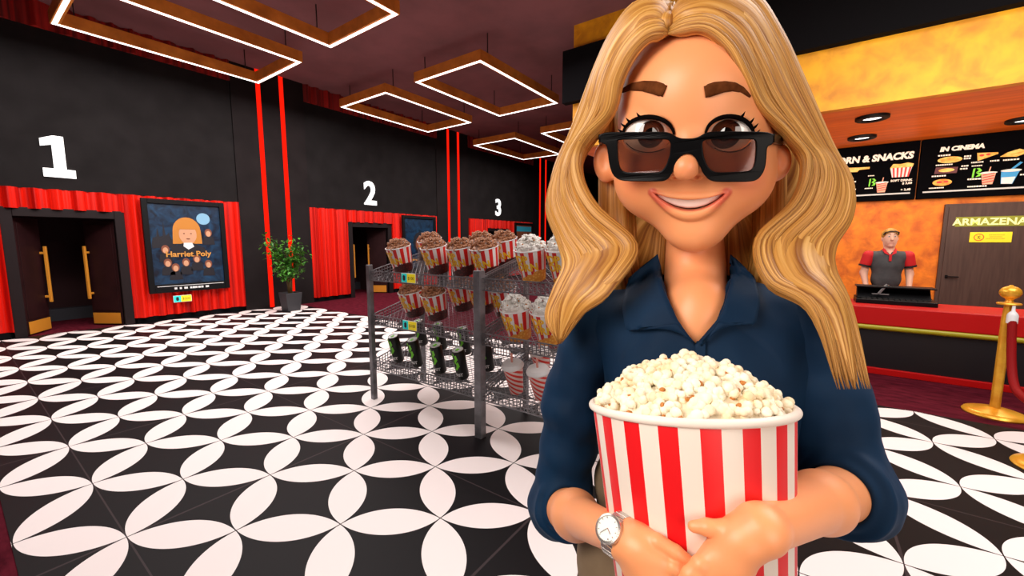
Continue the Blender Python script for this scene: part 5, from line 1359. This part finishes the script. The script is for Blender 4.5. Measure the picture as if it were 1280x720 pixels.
# ================================================================== the cashier
def cashier():
    c = thing('person', 'cashier in a dark grey polo with red sleeves standing behind the red counter', 'person', (.93,7.72,0), math.radians(6))
    S_ = Shape()
    S_.u(p_ell((0,.0,1.655),(.078,.098,.118)), .02); S_.u(p_ell((0,-.030,1.600),(.058,.062,.072)), .04)
    S_.u(p_cone((0,.0,1.56),(0,.01,1.42),.058,.062), .03)
    S_.u(p_cone((0,-.092,1.665),(0,-.112,1.630),.010,.016), .014)          # nose
    for s_ in (-1,1):
        S_.u(p_ell((s_*.079,.005,1.64),(.012,.020,.030)), .01)
        S_.cut(p_ell((s_*.030,-.106,1.672),(.018,.012,.010)), .012)
        S_.u(p_cone((s_*.20,.01,1.40),(s_*.245,.02,1.16),.052,.044), .03); S_.u(p_cone((s_*.245,.02,1.16),(s_*.225,-.10,.97),.043,.028), .02)
        hb_ = V3((s_*.222,-.135,.93)); S_.u(p_ell(hb_,(.026,.048,.036)), .02)
        for j in range(4):
            a_ = hb_+V3((s_*(-.012+.0*j),-.035,-.02+.018*j*.9)); b_ = a_+V3((-s_*.012,-.04,-.02)); S_.u(p_cone(a_, b_, .0095, .0085), .004); S_.u(p_cone(b_, b_+V3((-s_*.012,-.004,-.028)), .0085, .007), .004)
        a_ = hb_+V3((-s_*.018,-.005,.028)); S_.u(p_cone(a_, a_+V3((-s_*.022,-.035,.004)), .011, .008), .006)
    S_.u(p_cone((-.028,-.083,1.578),(.028,-.083,1.578),.008,.008), .010)   # lips
    S_.u(p_ell((0,-.070,1.548),(.028,.026,.022)), .03)
    S_.u(p_cone((0,0,1.40),(0,0,1.0),.08,.09), .04)
    v_, f_ = S_.mesh(.005); v_ = relax(v_, f_, 1, .3)
    t_ = np.tile(np.array([.82,.46,.32]), (len(v_),1))
    lip = np.clip((.016-np.abs(v_[:,2]-1.578))/.006, 0, 1)*(v_[:,1] < -.078)*(np.abs(v_[:,0]) < .034); t_ = t_*(1-.6*lip[:,None])+np.array([.55,.18,.14])*.6*lip[:,None]
    np_obj('body', v_, f_, tone_mat('fair_skin', .5), c, t_)
    for s_ in (-1,1):
        e = MB(); n = 10; e.lathe([(.012*math.sin(PI*i/n)+1e-5,-.012*math.cos(PI*i/n)) for i in range(n+1)], 12, c=(s_*.030,-.084,1.672)); e.build('eyeball', mat('eye_white', (.6,.58,.55), .2), c, smooth=True)
        e = MB(); e.lathe([(.0001,0),(.006,0),(.006,.002),(.0001,.002)], 12, c=(s_*.030,-.097,1.672), R=Matrix.Rotation(PI/2,3,'X')); e.build('iris', mat('eye_dark', (.02,.015,.012), .2), c)
        e = MB(); e.tube([(s_*.014,-.102,1.702),(s_*.032,-.100,1.708),(s_*.050,-.088,1.702)], [.003,.003,.0015], 6); e.build('eyebrow', mat('eyebrow_brown', (.10,.05,.02), .7), c)
    G = Shape(); G.u(p_cone((-.15,.01,1.40),(.15,.01,1.40),.070,.070), .04); G.u(p_ell((0,.01,1.28),(.185,.115,.17)), .06); G.u(p_ell((0,.01,1.08),(.165,.11,.17)), .06)
    G.u(p_cone((0,.01,1.47),(0,.01,1.42),.065,.09), .05); G.cut(p_cone((0,.0,1.60),(0,.0,1.465),.062,.062), .01); G.cut(p_cone((0,-.07,1.50),(0,-.10,1.40),.035,.004), .01)
    v_, f_ = G.mesh(.006); np_obj('polo_shirt', relax(v_,f_,1), f_, noisy(mat('charcoal_polo', (.06,.06,.062), .75), (.05,.05,.052), (.075,.075,.078), 8), c)
    for s_ in (-1,1):
        G = Shape(); G.u(p_cone((s_*.205,.01,1.405),(s_*.245,.015,1.235),.073,.066), .02); G.cut(p_cone((s_*.25,.015,1.21),(s_*.27,.015,1.10),.09,.12), .004)
        v_, f_ = G.mesh(.005); sl = np_obj('sleeve', relax(v_,f_,1), f_, mat('red_polo_sleeve', (.62,.008,.012), .7), c)
        G = MB(); d = Vector((s_*.04,.005,-.17)).normalized(); cc_ = Vector((s_*.240,.014,1.262)); G.tube([cc_-d*.012, cc_+d*.012], .0715, 24); G.build('sleeve_band', mat('black_band', (.01,.01,.01), .7), c, smooth=SM)
    red = mat('red_collar', (.65,.008,.012), .7)
    for s_ in (-1,1):
        G = MB(); pts = [(s_*.012,-.096,1.415),(s_*.062,-.090,1.445),(s_*.075,-.02,1.490),(s_*.062,-.035,1.512),(s_*.045,-.065,1.490)]
        G.add(pts, [(0,1,4),(1,2,3,4)]); o = G.build('collar', red, c); so = o.modifiers.new('solid','SOLIDIFY'); so.thickness = .010; so.offset = 0
    G = MB(); G.box((-.014,-.118,1.335),(.014,-.098,1.43)); bevel(G.build('button_placket', red, c), .004)
    hc = Shape(); hc.u(p_ell((0,.018,1.690),(.090,.105,.100)), .02); hc.cut(p_ell((0,-.075,1.615),(.082,.070,.108)), .012)
    v_, f_ = hc.mesh(.005); np_obj('hair', relax(v_,f_,1), f_, noisy(mat('golden_brown_hair', (.42,.20,.03), .55), (.30,.12,.015), (.60,.32,.04), 30, (1,1,.2)), c)
    G = MB(); G.tube([(-.078,-.035,1.700),(-.068,-.080,1.728),(-.03,-.098,1.742),(.03,-.098,1.742),(.068,-.080,1.728),(.078,-.035,1.700)], [.009]*6, 8); G.build('hairline', mat('dark_hair', (.03,.018,.01), .6), c, smooth=True)
    L = Shape(); L.u(p_ell((0,.01,.93),(.17,.115,.12)), .03)
    for s_ in (-1,1): L.u(p_cone((s_*.09,.01,.88),(s_*.10,.0,.10),.085,.052), .03); L.u(p_ell((s_*.10,-.05,.04),(.048,.12,.04)), .03)
    v_, f_ = L.mesh(.008); np_obj('trousers', v_, f_, mat('black_trousers', (.012,.012,.014), .8), c)
cashier()
